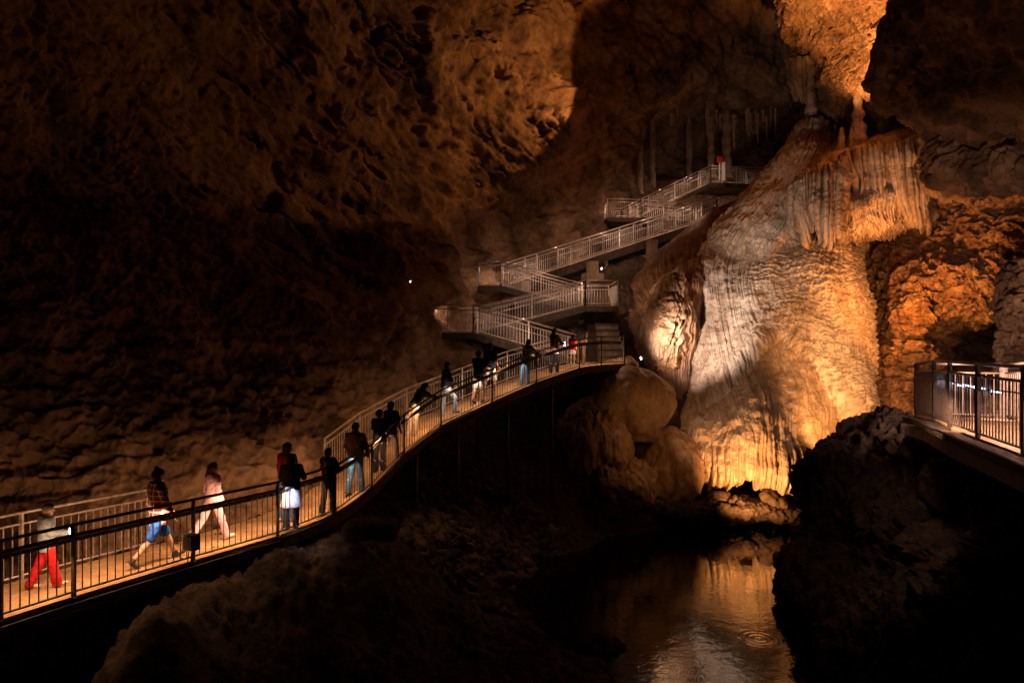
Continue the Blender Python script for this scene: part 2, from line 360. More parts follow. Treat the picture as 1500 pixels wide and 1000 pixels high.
# one drip ring
dx = nd(nt, 'ShaderNodeVectorMath', operation='DISTANCE'); L.new(tc.outputs['Object'], dx.inputs[0])
RING = dx
wv = nd(nt, 'ShaderNodeMath', operation='SINE'); mu = nd(nt, 'ShaderNodeMath', operation='MULTIPLY'); mu.inputs[1].default_value = 42; L.new(dx.outputs['Value'], mu.inputs[0]); L.new(mu.outputs[0], wv.inputs[0])
fo = nd(nt, 'ShaderNodeMapRange'); fo.inputs[1].default_value = .15; fo.inputs[2].default_value = .62; fo.inputs[3].default_value = .35; fo.inputs[4].default_value = 0; L.new(dx.outputs['Value'], fo.inputs[0])
rg = nd(nt, 'ShaderNodeMath', operation='MULTIPLY'); L.new(wv.outputs[0], rg.inputs[0]); L.new(fo.outputs[0], rg.inputs[1])
ad = nd(nt, 'ShaderNodeMath', operation='MULTIPLY_ADD'); L.new(n2.outputs[0], ad.inputs[0]); ad.inputs[1].default_value = .35; L.new(n1.outputs[0], ad.inputs[2])
m2 = nd(nt, 'ShaderNodeMath', operation='MULTIPLY'); L.new(ad.outputs[0], m2.inputs[0]); L.new(mr.outputs[0], m2.inputs[1])
a2 = nd(nt, 'ShaderNodeMath', operation='ADD'); L.new(m2.outputs[0], a2.inputs[0]); L.new(rg.outputs[0], a2.inputs[1])
bp = nd(nt, 'ShaderNodeBump', i_Strength=.17, i_Distance=.05); L.new(a2.outputs[0], bp.inputs['Height']); L.new(bp.outputs[0], b.inputs['Normal'])
M['water'] = m
mb = MB(); mb.add([(-14, 3, WATER), (24, 3, WATER), (24, 32, WATER), (-14, 32, WATER)], [(0, 1, 2, 3)])
o = mb.build('water', m); tag(o, 'still dark cave pool mirroring the lit flowstone', kind='structure')
q = P(1112, 935, 6.9/.435); RING.inputs[1].default_value = (q.x-o.location.x, q.y-o.location.y, 0)

# ================================================================== FLOWSTONES
def flutes(U, V, G, f, drift=.5, seed=0., amp=.1, vf=.25):
    """flow streaks: fine across, long down"""
    w = fbm(st(U*3, V*2.2, 0*U), 1.3, 2, seed+5)*drift/10
    a = fbm(st((U+w)*f, V*f*vf*.25, 0*U+seed), 1., 4, seed, .55)
    b = 1-2*np.abs(perlin(st((U+w)*f*2.1, V*f*.12, 0*U+seed+9)))
    return amp*(a+.5*b)
def drips(G, f, amp, seed=0., vf=.05):
    x = G[..., 0]; z = G[..., 2]; w = .10*fbm(st(x*1.1, z*.35, 0*x+seed), 1., 2, seed)
    return amp*(fbm(st((x+w)*f, z*f*vf, 0*x+seed), 1., 4, seed, .55)+.5*(1-2*np.abs(perlin(st((x+w)*f*2.2, z*f*vf, 0*x+seed+9)))))
def terraces(G, f=3.4, amp=.12, seed=0.):
    w = fbm(G, .55, 3, seed)*1.1+fbm(G*np.array([1, 1, .6]), 2.2, 3, seed+1)*.42
    s = G[..., 2]*f+w; fr = s-np.floor(s)
    return amp*(sstep(.0, .25, 1-fr)*0+(1-fr)*sstep(0, .18, fr))*(.6+.6*fbm(G, .9, 2, seed+2))
def columns(x, f, seed=0.):
    """organ-pipe profile: round ribs with sharp grooves"""
    w = fbm(st(x*f*.35, 0*x+seed, 0*x), 1., 2, seed)*.9
    t = x*f+w; fr = t-np.floor(t)
    return np.sqrt(np.clip(1-(2*fr-1)**2, 0, 1)), np.floor(t)
def hash1(i, s=0.): return np.abs(np.sin(i*12.9898+s*78.233)*43758.5453) % 1
def fringe(G, N, x, V, v0, v1, f, amp, length, seed=0.):
    x = np.asarray(x)
    """stalactite organ pipes between rows v0..v1, each ending at its own length"""
    c, i = columns(x, f, seed); w = sstep(v0-.06, v0+.04, V)
    big, j = columns(x, f/2.6, seed+4)
    G = G+N*((c*amp+big*amp*1.3-amp)*w)[..., None]
    t = np.clip((V-v0)/(v1-v0), 0, 1)
    dz = length*(hash1(i, seed)*.55+hash1(j, seed+1)*.75-.5)
    G = G.copy(); G[..., 2] -= dz*t*t
    return G

# --- B1: the tall cone that pours down from the back
def d1(G, N, U, V):
    right = sstep(.50, .72, U+.10*fbm(st(U*5, V*6, 0*U), 1, 2, 3))*sstep(.30, .52, V)
    up_ = 1-sstep(.40, .58, V)
    h = .28*fbm(G, .35, 3, 2)+(flutes(U, V, G, 34, .9, 1., .13)*(1-.75*right)+flutes(U, V, G, 90, .8, 4., .045))*up_+(drips(G, 2.2, .09, 1.)+drips(G, 6., .04, 2.))*(1-up_)*(1-.6*right)
    h = h+.10*fbm(G*np.array([1,1,1.3]), 1.6, 4, 5)*(1-right)
    h = h+right*(terraces(G, 3.1, .24, 3.)+terraces(G, 7.5, .05, 6.)+drips(G, 4., .04, 19., .3))
    h = h+right*.10*ridged(G*np.array([1.6, 1.6, .7]), 2.2, 3, 8)
    edge = sstep(.02, .07, V); h = h*edge
    G = G+N*h[..., None]
    # drapery band at the lip
    lipw = (1-sstep(.58, .66, U))
    Gf = fringe(G, N, G[..., 0], V, .77, .93, 5.2, .085, .3, 2.); G = G+(Gf-G)*lipw[..., None]
    mid = sstep(.50, .56, U)*(1-sstep(.93, .98, U))*sstep(.62, .645, V)*(1-sstep(.70, .735, V))
    c, i = columns(G[..., 0], 6.5, 7.); G = G+N*(c*.10*mid)[..., None]
    return G
B1 = [
 [(1183,166,41),(1187,157,39.6),(1196,151,39),(1206,150,38.8),(1220,158,38.8),(1237,172,39.2),(1252,190,40.5)],
 [(1126,247,38.5),(1131,240,36.6),(1152,226,35.5),(1182,212,35),(1218,212,35.2),(1255,222,36.2),(1285,238,38.5)],
 [(1070,312,36.5),(1075,304,34.6),(1097,297,33.3),(1140,292,32.4),(1192,292,32),(1242,302,32.8),(1275,330,35)],
 [(1013,402,34),(1017,394,32),(1036,390,30.8),(1088,384,30),(1158,380,29.4),(1228,385,29.1),(1266,393,31.5)],
 [(1017,474,33),(1022,468,30.4),(1043,466,29.3),(1090,458,28.7),(1150,436,28.2),(1238,460,27.8),(1273,468,30)],
 [(1006,545,32),(1011,540,29.2),(1032,534,28.4),(1076,512,27.9),(1146,462,27.7),(1246,535,27.1),(1281,545,29.5)],
 [(998,606,31),(1003,600,28.1),(1030,592,27.3),(1078,562,27.0),(1140,492,27.3),(1252,590,26.7),(1297,612,29)],
 [(1001,612,31),(1006,606,28.9),(1032,598,28.2),(1080,568,28),(1144,498,28.4),(1254,640,27.6),(1301,650,29.8)]]
cone = patch('flowstone_cone', B1, 620, 900, d1, M['flow'])
tag(cone, 'tall grey and orange flowstone slope pouring down from the back of the cave', 'flowstone')

# --- B2: the dome with the organ-pipe fringe above the water
def d2(G, N, U, V):
    h = .22*fbm(G, .5, 3, 12)+drips(G, 1.6, .08, 11., .18)+drips(G, 5., .03, 13., .1)+.06*fbm(G, 2.6, 4, 14)
    h = h+.06*ridged(st(U*16+V*5, V*4, 0*U), .9, 4, 15)*(1-sstep(.5, .62, V))*(1-sstep(.45, .6, U))
    G = G+N*(h*sstep(0, .1, V))[..., None]
    return fringe(G, N, G[..., 0], V, .56+.05*np.sin(U*21), .93, 5.6, .10, .6, 5.)
B2 = [
 [(984,600,30)  ,(1004,585,29) ,(1060,545,29) ,(1130,465,28.6),(1205,480,28.4),(1262,570,28.6),(1300,610,29.8)],
 [(990,622,28.8),(1007,606,27.6),(1058,576,27.2),(1128,505,27.3),(1200,520,27.3),(1258,600,27.6),(1290,645,29)],
 [(992,645,28.4),(1004,634,27)  ,(1055,606,26.3),(1122,562,26.1),(1190,580,26.5),(1240,640,27.3),(1278,680,28.5)],
 [(1001,668,28) ,(1012,658,26.6),(1055,645,25.7),(1115,632,25.2),(1180,645,25.8),(1222,680,27),(1262,700,28)],
 [(1014,690,28) ,(1026,682,26.6),(1060,676,25.6),(1115,672,25.2),(1172,682,25.6),(1206,705,26.7),(1240,720,27.8)],
 [(1026,716,28) ,(1036,706,26.6),(1066,700,25.6),(1112,700,25.4),(1165,716,25.7),(1196,728,26.7),(1228,738,27.8)],
 [(1030,722,29) ,(1041,715,27.2),(1070,708,26.2),(1112,708,26.0),(1166,724,26.3),(1197,735,27.2),(1230,745,28.4)]]
dome = patch('flowstone_dome', B2, 560, 520, d2, M['flow_c'])
tag(dome, 'bulging orange flowstone dome with a fringe of organ pipe stalactites above the pool', 'flowstone')

# --- B4: canopy of draperies
CAN = empty('drapery_canopy', P(1260, 330, 29)); tag(CAN, 'wide canopy of fluted stone draperies with orange lit underside', 'stone drapery')
CAN_LOC = np.array(CAN.location)
def canopy(name, rows, nu, nv, disp, mat):
    o = patch(name, rows, nu, nv, lambda *a: disp(*a)-CAN_LOC, mat, CAN); return o
def drape(f, amp, length, seed, v0=.35, terr=0.):
    def d(G, N, U, V):
        G = G+N*((.16*fbm(G, .8, 3, seed)+.05*fbm(G, 4, 3, seed+1))*sstep(0, .15, V))[..., None]
        if terr: G = G+N*((terraces(G, 5., terr, seed))*(.5+.5*fbm(G, 1.2, 2, seed+4)))[..., None]
        return fringe(G, N, U*6, V, v0, .9, f, amp, length, seed)
    return d
canopy('drapery_block', [
 [(1158,300,33),(1172,262,31),(1190,246,30.5),(1212,238,30.5),(1236,230,31),(1246,226,33)],
 [(1160,310,32),(1168,268,28.9),(1188,256,28.2),(1212,248,28),(1234,240,28.4),(1244,240,31)],
 [(1160,330,32),(1168,296,28.6),(1188,290,27.9),(1212,288,27.6),(1232,288,28.1),(1240,290,31)],
 [(1164,350,32),(1172,318,28.6),(1190,318,27.9),(1212,324,27.5),(1231,330,28),(1238,332,31)],
 [(1174,362,32),(1180,338,28.8),(1196,340,28.2),(1214,350,27.9),(1230,352,28.3),(1236,350,31)],
 [(1176,362,32),(1184,336,29.6),(1198,338,29.2),(1214,350,28.9),(1229,352,29.2),(1234,350,31)]], 330, 300, drape(2.5, .18, 1.3, 21, .14, .06), M['drape'])
canopy('drapery_middle', [
 [(1222,240,33),(1232,228,31.5),(1256,216,31.5),(1284,206,31.5),(1312,198,32),(1326,196,34)],
 [(1226,250,32),(1234,238,29),(1258,226,28.7),(1286,218,28.6),(1310,212,29),(1322,214,31)],
 [(1240,266,32),(1249,258,28.9),(1262,254,28.5),(1288,250,28.4),(1310,248,28.8),(1320,248,31)],
 [(1254,288,32),(1258,274,29.2),(1266,276,28.7),(1288,274,28.6),(1308,274,29),(1318,274,31)],
 [(1256,290,32),(1260,276,30.2),(1268,276,29.8),(1288,276,29.7),(1308,276,30),(1318,276,31)]], 300, 200, drape(2.6, .18, .9, 25, .12), M['drape'])
canopy('drapery_curtain', [
 [(1286,212,33),(1298,204,31.5),(1318,198,31),(1338,192,31),(1354,186,31.5),(1366,184,33)],
 [(1290,236,32),(1300,226,28.6),(1318,218,28),(1338,212,27.8),(1356,206,28.4),(1364,206,31)],
 [(1298,262,32),(1304,252,28.4),(1320,248,27.8),(1338,246,27.6),(1355,244,28.2),(1362,246,31)],
 [(1308,292,32),(1314,284,28.6),(1326,284,28),(1342,286,27.8),(1358,284,28.4),(1366,284,31)],
 [(1322,318,32),(1328,308,29),(1338,312,28.5),(1350,318,28.3),(1364,318,28.8),(1372,316,31)],
 [(1326,320,32),(1332,310,29.6),(1341,314,29.4),(1352,320,29.3),(1363,320,29.5),(1370,318,31)]], 280, 320, drape(2.2, .17, .9, 29, .15), M['drape'])
def dshelf(G, N, U, V):
    G = G+N*((.14*fbm(G, .9, 3, 33)+.05*fbm(G, 4, 3, 34))*sstep(0, .1, V))[..., None]
    G = fringe(G, N, U*7, V, .36, .6, 4, .08, .2, 31.)
    lo = sstep(.62, .8, V)
    return G+N*(lo*(.22*ridged(G, 1.8, 4, 35)+.12*fbm(G, 5, 3, 36)))[..., None]
canopy('drapery_shelf', [
 [(1226,300,33),(1240,272,31.5),(1265,262,31.5),(1295,262,31.5),(1322,272,32),(1340,284,33)],
 [(1226,302,32),(1238,286,29.5),(1264,272,29.0),(1296,268,28.9),(1322,279,29.2),(1336,292,31)],
 [(1228,312,32),(1238,302,28.7),(1264,288,28.2),(1296,280,28.2),(1320,290,28.6),(1334,300,31)],
 [(1230,326,32),(1240,318,28.7),(1264,308,28.2),(1294,302,28.3),(1318,306,28.8),(1332,312,31)],
 [(1234,338,33),(1242,332,29.4),(1266,330,28.9),(1292,324,29),(1314,322,29.5),(1328,324,31)],
 [(1238,348,34),(1246,346,31),(1268,344,31),(1292,338,31),(1312,334,31.5),(1326,334,33)]], 300, 220, dshelf, M['drape'])
def dtop(G, N, U, V): return rock(G, N, .18, .8, seed=40)
canopy('canopy_crest', [
 [(1170,262,37),(1205,215,38),(1255,195,39),(1320,186,39),(1400,178,37)],
 [(1164,270,33),(1200,232,34),(1250,208,34.5),(1315,192,34.5),(1385,180,33)],
 [(1162,280,30.2),(1196,246,29.8),(1248,222,29.6),(1312,202,29.6),(1368,190,29.8)],
 [(1165,300,31),(1198,262,30.4),(1248,240,30.2),(1312,222,30.2),(1362,212,30.6)]], 260, 120, dtop, M['drape'])

# --- B5: small cone beside the path end and the slope above it
def d5(G, N, U, V):
    h = .16*fbm(G, .6, 3, 41)+flutes(U, V, G, 22, .8, 42., .05)+flutes(U, V, G, 60, .6, 43., .02)+.04*fbm(G, 3, 3, 44)
    return G+N*(h*sstep(0, .08, V)*sstep(0, .3, U))[..., None]
o = patch('flowstone_slope', [
 [(880,425,37),(915,392,37),(965,358,37.5),(1015,325,38),(1060,300,38),(1090,290,39)],
 [(895,455,33),(912,428,33),(955,385,33.5),(1002,350,34.5),(1045,322,35.5),(1080,310,37)],
 [(905,480,30.8),(925,462,30.3),(962,432,30.6),(1002,402,30.6),(1035,372,31.9),(1060,350,35)],
 [(908,515,29.6),(928,508,29),(965,480,29.3),(1004,450,29.4),(1030,430,30.3),(1050,420,32)],
 [(920,548,29.2),(940,545,28.4),(970,530,28.4),(1000,520,28.7),(1022,505,29.6),(1035,500,33)],
 [(940,600,28.8),(960,600,27.8),(980,600,27.8),(998,600,28.4),(1010,600,29.6),(1025,600,32)],
 [(955,680,28.4),(970,680,27.6),(985,680,27.6),(1000,680,28),(1012,680,29.2),(1025,680,31)]], 360, 420, d5, M['flow_b'])
tag(o, 'brown streaked flowstone slope between the end of the path and the tall cone', 'flowstone')
def d6(G, N, U, V):
    h = .12*fbm(G, 1.2, 3, 46)+flutes(U, V, G, 14, 1.5, 47., .12)+.08*ridged(G, 2.4, 4, 48)*sstep(.25, .45, U)*(1-sstep(.6, .75, U))
    return G+N*(h*sstep(0, .08, V))[..., None]
o = patch('flowstone_cone', [
 [(972,404,31),(981,398,30.2),(991,394,29.9),(1001,398,30.1),(1008,406,31)],
 [(950,436,31),(966,424,29.6),(988,418,29.2),(1006,424,29.6),(1018,436,31)],
 [(934,468,30.6),(954,458,28.9),(984,450,28.5),(1010,456,28.9),(1026,468,30.6)],
 [(926,498,30.4),(948,494,28.5),(978,488,28.0),(1004,492,28.6),(1024,500,30.4)],
 [(924,530,30.4),(944,534,28.7),(968,538,28.3),(992,536,29),(1010,530,30.4)],
 [(928,570,31),(946,572,30.4),(968,576,30.2),(990,574,30.6),(1006,568,31.4)]], 240, 300, d6, M['flow_o'])
tag(o, 'small bright flowstone cone topped by a white stalagmite beside the path end', 'flowstone')

# --- B8: rough orange wall right of the cone, B12: alcove edge
def d8(G, N, U, V):
    return rock(G, N, .34, .7, strata=.16, pit=.35, seed=51)
o = patch('cave_wall', [
 [(1240,300,34),(1290,300,33),(1340,300,31.5),(1390,290,29),(1450,280,27),(1530,270,25),(1700,240,20)],
 [(1244,350,36),(1290,350,34.6),(1335,350,31),(1390,345,28.2),(1450,335,26.5),(1530,330,24.5),(1700,320,20)],
 [(1256,410,35),(1285,410,32.4),(1330,405,28.5),(1385,400,27),(1440,395,26),(1530,390,24.5),(1700,390,20)],
 [(1262,460,34.5),(1290,460,31.2),(1330,455,27.4),(1385,448,26.6),(1440,446,26),(1500,440,25.5),(1700,440,20)],
 [(1270,510,33),(1295,510,29.6),(1330,505,27),(1356,476,27.4),(1420,462,27.5),(1500,452,27.5),(1700,460,22)],
 [(1276,560,29.6),(1300,560,27.6),(1335,560,26.5),(1362,525,28),(1400,480,31),(1480,465,31),(1700,480,26)],
 [(1284,620,29.4),(1305,620,27.4),(1340,620,26.2),(1375,560,29),(1410,490,34),(1490,470,34),(1700,500,28)],
 [(1290,690,29.4),(1310,690,27.4),(1345,690,26.2),(1385,600,30),(1430,500,36),(1500,480,36),(1700,520,30)]], 560, 520, d8, M['rough'])
o.name = 'rock_face'; tag(o, 'rough pitted rock face glowing orange behind the right walkway', kind='structure')
o = patch('rock_pillar', [
 [(1480,360,22),(1476,380,20),(1530,380,17),(1620,370,15)],
 [(1478,430,21.5),(1474,440,19),(1530,440,16.5),(1620,440,14)],
 [(1476,500,21),(1474,500,18.4),(1525,505,16),(1620,510,13)],
 [(1480,545,20.5),(1478,550,17.8),(1520,560,15),(1620,580,12.5)],
 [(1440,590,20),(1450,600,16.4),(1510,610,14),(1620,640,11.5)],
 [(1400,640,19),(1410,650,14.6),(1500,650,12.5),(1620,700,10.5)],
 [(1400,700,18),(1410,700,13.6),(1500,700,11.6),(1620,760,9.5)]], 260, 300, lambda G, N, U, V: rock(G, N, .22, .9, .10, .15, seed=55), M['wall'])
tag(o, 'pale rough rock bulge behind the railing of the right walkway', 'rock')

# --- B9: ceiling mass with stalactites above the cone
def d9(G, N, U, V):
    k = sstep(.5, .75, V)
    G = rock(G, N, .42, .6, .10, .30, seed=61)
    G = G+N*((.16*ridged(G*np.array([1.2, 1.2, .5]), 2.2, 4, 62))*k)[..., None]
    i = hash1(np.floor(U*110), 3.); j = hash1(np.floor(U*37), 5.)
    return fringe(G, N, U*9, V, .55, .93, 7, .07, .55, 63.)
o = patch('ceiling_mass', [
 [(1110,-90,30),(1150,-90,27),(1200,-90,24.5),(1260,-90,22.5),(1320,-90,21),(1380,-90,20)],
 [(1130,-30,33),(1150,-25,30.5),(1195,-30,28),(1250,-35,26),(1310,-35,24.5),(1375,-30,23)],
 [(1150,35,36),(1166,30,33.5),(1205,20,31.5),(1250,15,29.5),(1305,15,27.5),(1360,10,26)],
 [(1180,75,38),(1192,68,35),(1218,60,32.5),(1252,58,31),(1290,62,29),(1335,60,27)],
 [(1196,105,39),(1204,98,35.8),(1225,92,33),(1255,90,31.5),(1285,98,30),(1315,100,29)],
 [(1205,132,39),(1213,128,35.8),(1234,124,33),(1258,120,31.8),(1280,126,31),(1305,128,32)],
 [(1216,150,39),(1222,150,36),(1240,148,33.6),(1260,142,32.6),(1280,146,32.2),(1300,150,34)],
 [(1220,156,40),(1226,152,38),(1242,150,36),(1262,146,35.5),(1280,150,35),(1298,154,37)]], 420, 460, d9, M['rough'])
tag(o, 'glowing orange mass of rock and stalactites hanging from the ceiling above the cone', 'rock')
# drapery and column at the cone's apex
o = patch('drapery_curtain', [
 [(1148,80,39),(1160,78,37),(1175,78,36.6),(1190,80,36.8),(1198,84,38)],
 [(1155,96,38.5),(1160,92,36.6),(1174,92,36.2),(1188,92,36.5),(1194,94,38)],
 [(1158,120,38.5),(1163,118,36.6),(1175,118,36.2),(1186,120,36.5),(1191,120,38)],
 [(1164,142,38.5),(1168,140,36.8),(1177,142,36.4),(1186,146,36.7),(1190,146,38)],
 [(1166,142,39),(1170,140,37.6),(1178,142,37.4),(1185,146,37.6),(1189,146,39)]], 150, 160, drape(1.4, .16, .5, 65, .12), M['drape'])
tag(o, 'ochre stone curtain hanging left of the thin column at the top of the cone', 'stone drapery')
def stalagmite(name, base, top, r, label=None, cat=None, seed=0., mat='drape', parent=None, both=False, group=None, rough=.25):
    a = np.array(base, float); b = np.array(top, float); n, k = 60, 24
    t = np.linspace(0, 1, n); ph = np.linspace(0, 2*np.pi, k, endpoint=False); PH, T = np.meshgrid(ph, t)
    prof = (1-T)**.55*.9+.10 if not both else .68+.32*(2*np.abs(T-.5))**3
    prof = np.where(T > .97, prof*(1-T)/.03, prof) if not both else prof
    C = a+(b-a)*T[..., None]; Dr = st(np.cos(PH), np.sin(PH), 0*PH)
    rr = r*prof*(1+rough*fbm(C*np.array([1, 1, 1])/r*.5+Dr*.6, 1., 3, seed)+rough*.5*np.sin(T*(np.linalg.norm(b-a)/r)*3.1+2*fbm(C/r*.3, 1, 2, seed)))
    G = C+Dr*rr[..., None]
    q = np.arange(n*k).reshape(n, k); w = np.roll(q, -1, 1)
    F4 = np.stack([q[:-1], w[:-1], w[1:], q[1:]], -1).reshape(-1, 4)
    o = link(name, mesh_np(name, G.reshape(-1, 3), F4), M[mat], parent, center=parent is None)
    if label: tag(o, label, cat or 'stalagmite', group)
    return o
stalagmite('stone_column', P(1189,166,36.2), P(1185,85,36.2), .33, 'slim pale column joining the ceiling to the apex of the cone', 'column', 71, both=True)
stalagmite('stalagmite', P(1258,216,31), P(1256,132,31), .34, 'tallest knobbly stalagmite column on the canopy crest', 'stalagmite', 72, rough=.4)
stalagmite('stalagmite', P(1248,216,31), P(1248,186,31), .22, 'short blunt stalagmite left of the tall knobbly column on the canopy', 'stalagmite', 73)
stalagmite('stalagmite', P(1232,222,31.2), P(1233,186,31.2), .22, 'pointed orange stalagmite at the left end of the canopy crest', 'stalagmite', 74)
stalagmite('stalagmite', P(1292,206,33.5), P(1292,170,33.5), .34, 'stout dark stalagmite in the shade behind the canopy crest', 'stalagmite', 75)
stalagmite('stalagmite', P(1301,206,34), P(1300,172,34), .22, 'slender dark stalagmite just right of the stout one in shade', 'stalagmite', 76)
# white stalagmite on the small cone
wt = stalagmite('stalagmite', P(992,408,29.8), P(994,391,29.8), .30, 'white cup shaped stalagmite on top of the small flowstone cone', 'stalagmite', 77, 'white')
for k, (a, b, r) in enumerate([((984,428),(986,402),.16), ((998,440),(1000,412),.17), ((994,452),(997,428),.13), ((980,446),(982,420),.13), ((1003,450),(1005,430),.12)]):
    stalagmite('stalagmite', P(*a, 29.2), P(*b, 29.4), r, 'knobbly white stalagmite on the flank of the small flowstone cone', 'stalagmite', 80+k, 'white', group='knobbly white stalagmites on the small cone', rough=.5)
stalagmite('stalagmite', P(997,468,28.6), P(999,440,28.7), .26, 'squat amber stalagmite bulb low on the front of the small cone', 'stalagmite', 90, 'flow_o', rough=.35)

# --- B10: dark overhanging ledge at the upper right
o = patch('ceiling_ledge', [
 [(1352,-200,18),(1345,-140,14),(1420,-160,11),(1560,-180,9),(1800,-200,8)],
 [(1350,-40,24),(1342,-20,19),(1400,-20,16),(1520,-30,13.5),(1750,-30,11)],
 [(1330,50,26),(1312,45,21),(1370,50,18.5),(1500,50,16),(1750,50,13)],
 [(1308,105,28),(1290,105,22.5),(1350,115,20),(1480,120,18),(1750,120,14)],
 [(1308,140,29),(1298,142,23.4),(1350,155,21.4),(1470,165,19.5),(1750,180,15)],
 [(1315,158,32),(1312,160,25),(1362,176,23),(1470,200,21),(1750,230,16)]], 400, 330, lambda G, N, U, V: rock(G, N, .35, .35, .22, .25, seed=58), M['wall'])
tag(o, 'dark ledge of limestone overhanging at the upper right', kind='structure')
o = patch('rock_buttress', [
 [(1385,190,31),(1372,176,26),(1420,180,23.5),(1500,190,21),(1700,200,17)],
 [(1372,225,31),(1362,215,25.6),(1415,215,23.2),(1500,222,20.6),(1700,230,16.6)],
 [(1366,262,31),(1358,255,25.4),(1410,250,23),(1500,250,20.4),(1700,260,16.6)],
 [(1392,285,31),(1384,280,25.8),(1430,274,23.8),(1500,266,21.5),(1700,280,17)],
 [(1400,286,32),(1395,282,28),(1440,276,27),(1510,268,25),(1700,282,20)]], 300, 200, lambda G, N, U, V: rock(G, N, .28, .6, .18, .2, seed=59), M['wall'])
tag(o, 'brown pointed rock buttress below the overhanging ledge right of the canopy', 'rock')

# --- B11: big dark boulder mass in front at the right
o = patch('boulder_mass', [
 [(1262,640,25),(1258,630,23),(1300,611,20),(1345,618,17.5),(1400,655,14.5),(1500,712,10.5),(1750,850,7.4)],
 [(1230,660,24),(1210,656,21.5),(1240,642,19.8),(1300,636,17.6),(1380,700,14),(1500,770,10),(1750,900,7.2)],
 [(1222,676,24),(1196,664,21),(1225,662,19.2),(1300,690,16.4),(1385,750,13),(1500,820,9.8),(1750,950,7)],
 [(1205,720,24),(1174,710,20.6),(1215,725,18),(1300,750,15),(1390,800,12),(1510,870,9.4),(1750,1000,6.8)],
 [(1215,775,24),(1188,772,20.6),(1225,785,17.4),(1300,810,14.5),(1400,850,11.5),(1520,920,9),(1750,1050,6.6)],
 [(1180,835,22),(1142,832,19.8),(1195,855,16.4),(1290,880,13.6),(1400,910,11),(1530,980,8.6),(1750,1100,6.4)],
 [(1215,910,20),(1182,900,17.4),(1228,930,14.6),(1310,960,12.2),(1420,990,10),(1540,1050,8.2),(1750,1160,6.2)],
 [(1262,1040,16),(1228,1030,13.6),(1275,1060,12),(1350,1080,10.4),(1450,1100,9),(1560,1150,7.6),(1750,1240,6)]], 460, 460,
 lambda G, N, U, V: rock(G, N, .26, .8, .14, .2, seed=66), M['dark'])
tag(o, 'huge dark boulder silhouetted against the lit flowstone at the right', 'boulder')
bl = [((1425,712),12.6,(.75,.5,.34),'angular grey boulder just below the kerb of the right walkway'),
 ((1366,664),14.6,(.62,.4,.24),'flat topped slab wedged under the bend of the right walkway'),
 ((1478,752),11.4,(.42,.35,.34),'knobbly boulder nearest the right edge below the walkway'),
 ((1360,762),13.6,(.8,.5,.3),'broad low boulder left of the angular grey one'),
 ((1440,800),11.8,(.6,.45,.3),'rounded boulder in the shade beneath the angular grey one')]
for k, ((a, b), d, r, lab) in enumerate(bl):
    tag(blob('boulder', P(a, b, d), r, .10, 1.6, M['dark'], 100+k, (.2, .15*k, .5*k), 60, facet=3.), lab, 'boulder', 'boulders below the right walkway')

# --- B6 / B7: mounds and shore rocks left of the dome
def mound(name, c, r, amp, f, mat, seed, label, cat='rock', rot=(0, 0, 0), vs=1., n=110, group=None, facet=0.):
    return tag(blob(name, c, r, amp, f, M[mat], seed, rot, n, vstretch=vs, facet=facet), label, cat, group)
mound('boulder', P(925,590,26.8), (1.5,1.1,1.3), .15, .8, 'flow_o', 110, 'large smooth ochre boulder below the end of the path', 'boulder', (0,.45,0), facet=1.2)
mound('boulder', P(898,556,27.6), (1.0,1.0,.68), .15, .9, 'flow_o', 111, 'flat topped ochre boulder supporting the end landing of the path', 'boulder', (0,-.3,0), facet=2)
mound('flowstone_mound', P(868,650,26.4), (1.5,1.2,1.7), .30, 1.3, 'flow_o', 112, 'shaggy dark flowstone mound hanging over the left side of the pool', 'flowstone', (0,.1,0), .35, 150)
mound('flowstone_mound', P(915,708,25.7), (1.25,.9,.85), .26, 1.5, 'flow_o', 113, 'knobbly fringed flowstone lump at the water left of the dome', 'flowstone', (0,.25,0), .5, 150)
mound('flowstone_mound', P(986,690,26.3), (1.1,1.0,1.6), .15, 1.2, 'flow_o', 114, 'conical flowstone lump leaning on the left flank of the dome', 'flowstone', (0,.12,0), .5, 150)
for k, (a, b, d, r) in enumerate([(1000,748,25.4,(1.3,.6,.28)),(1080,742,25.6,(1.4,.8,.30)),(1150,752,25.4,(1.1,.6,.20)),(1185,740,25.9,(.7,.5,.26))]):
    mound('shore_rock', P(a, b, d), r, .16, 2.4, 'dark', 120+k, ['long low shore rock at the waterline below the conical lump','broad wet shore rock under the organ pipe fringe','flat sandy shore rock at the tip of the bank','orange lit shore rock tucked beside the dark boulder'][k], 'rock', n=80)
rnd = random.Random(5)
for k in range(16):
    a = 1030+rnd.random()*140; b = 728+rnd.random()*22; s = .10+.16*rnd.random()
    mound('stone', P(a, b, 25.3+rnd.random()*.6), (s*1.4, s, s*.8), .06, 4., 'gravel', 130+k, 'loose stone lying on the shore under the organ pipe fringe', 'stone', (rnd.random(), rnd.random(), rnd.random()*3), n=20, group='loose stones on the shore under the fringe', facet=2)
mound('boulder', P(888,952,15.4)+Vector((0,0,.02)), (.42,.3,.26), .08, 2.2, 'dark', 150, 'black rock breaking the water near the bottom of the pool', 'boulder', n=40)
mound('boulder', P(545,775,15.0), (.55,.35,.18), .07, 2.2, 'floor', 151, 'flat brown rock at the foot of the bridge where it leaves the mound', 'boulder', n=50, facet=2)
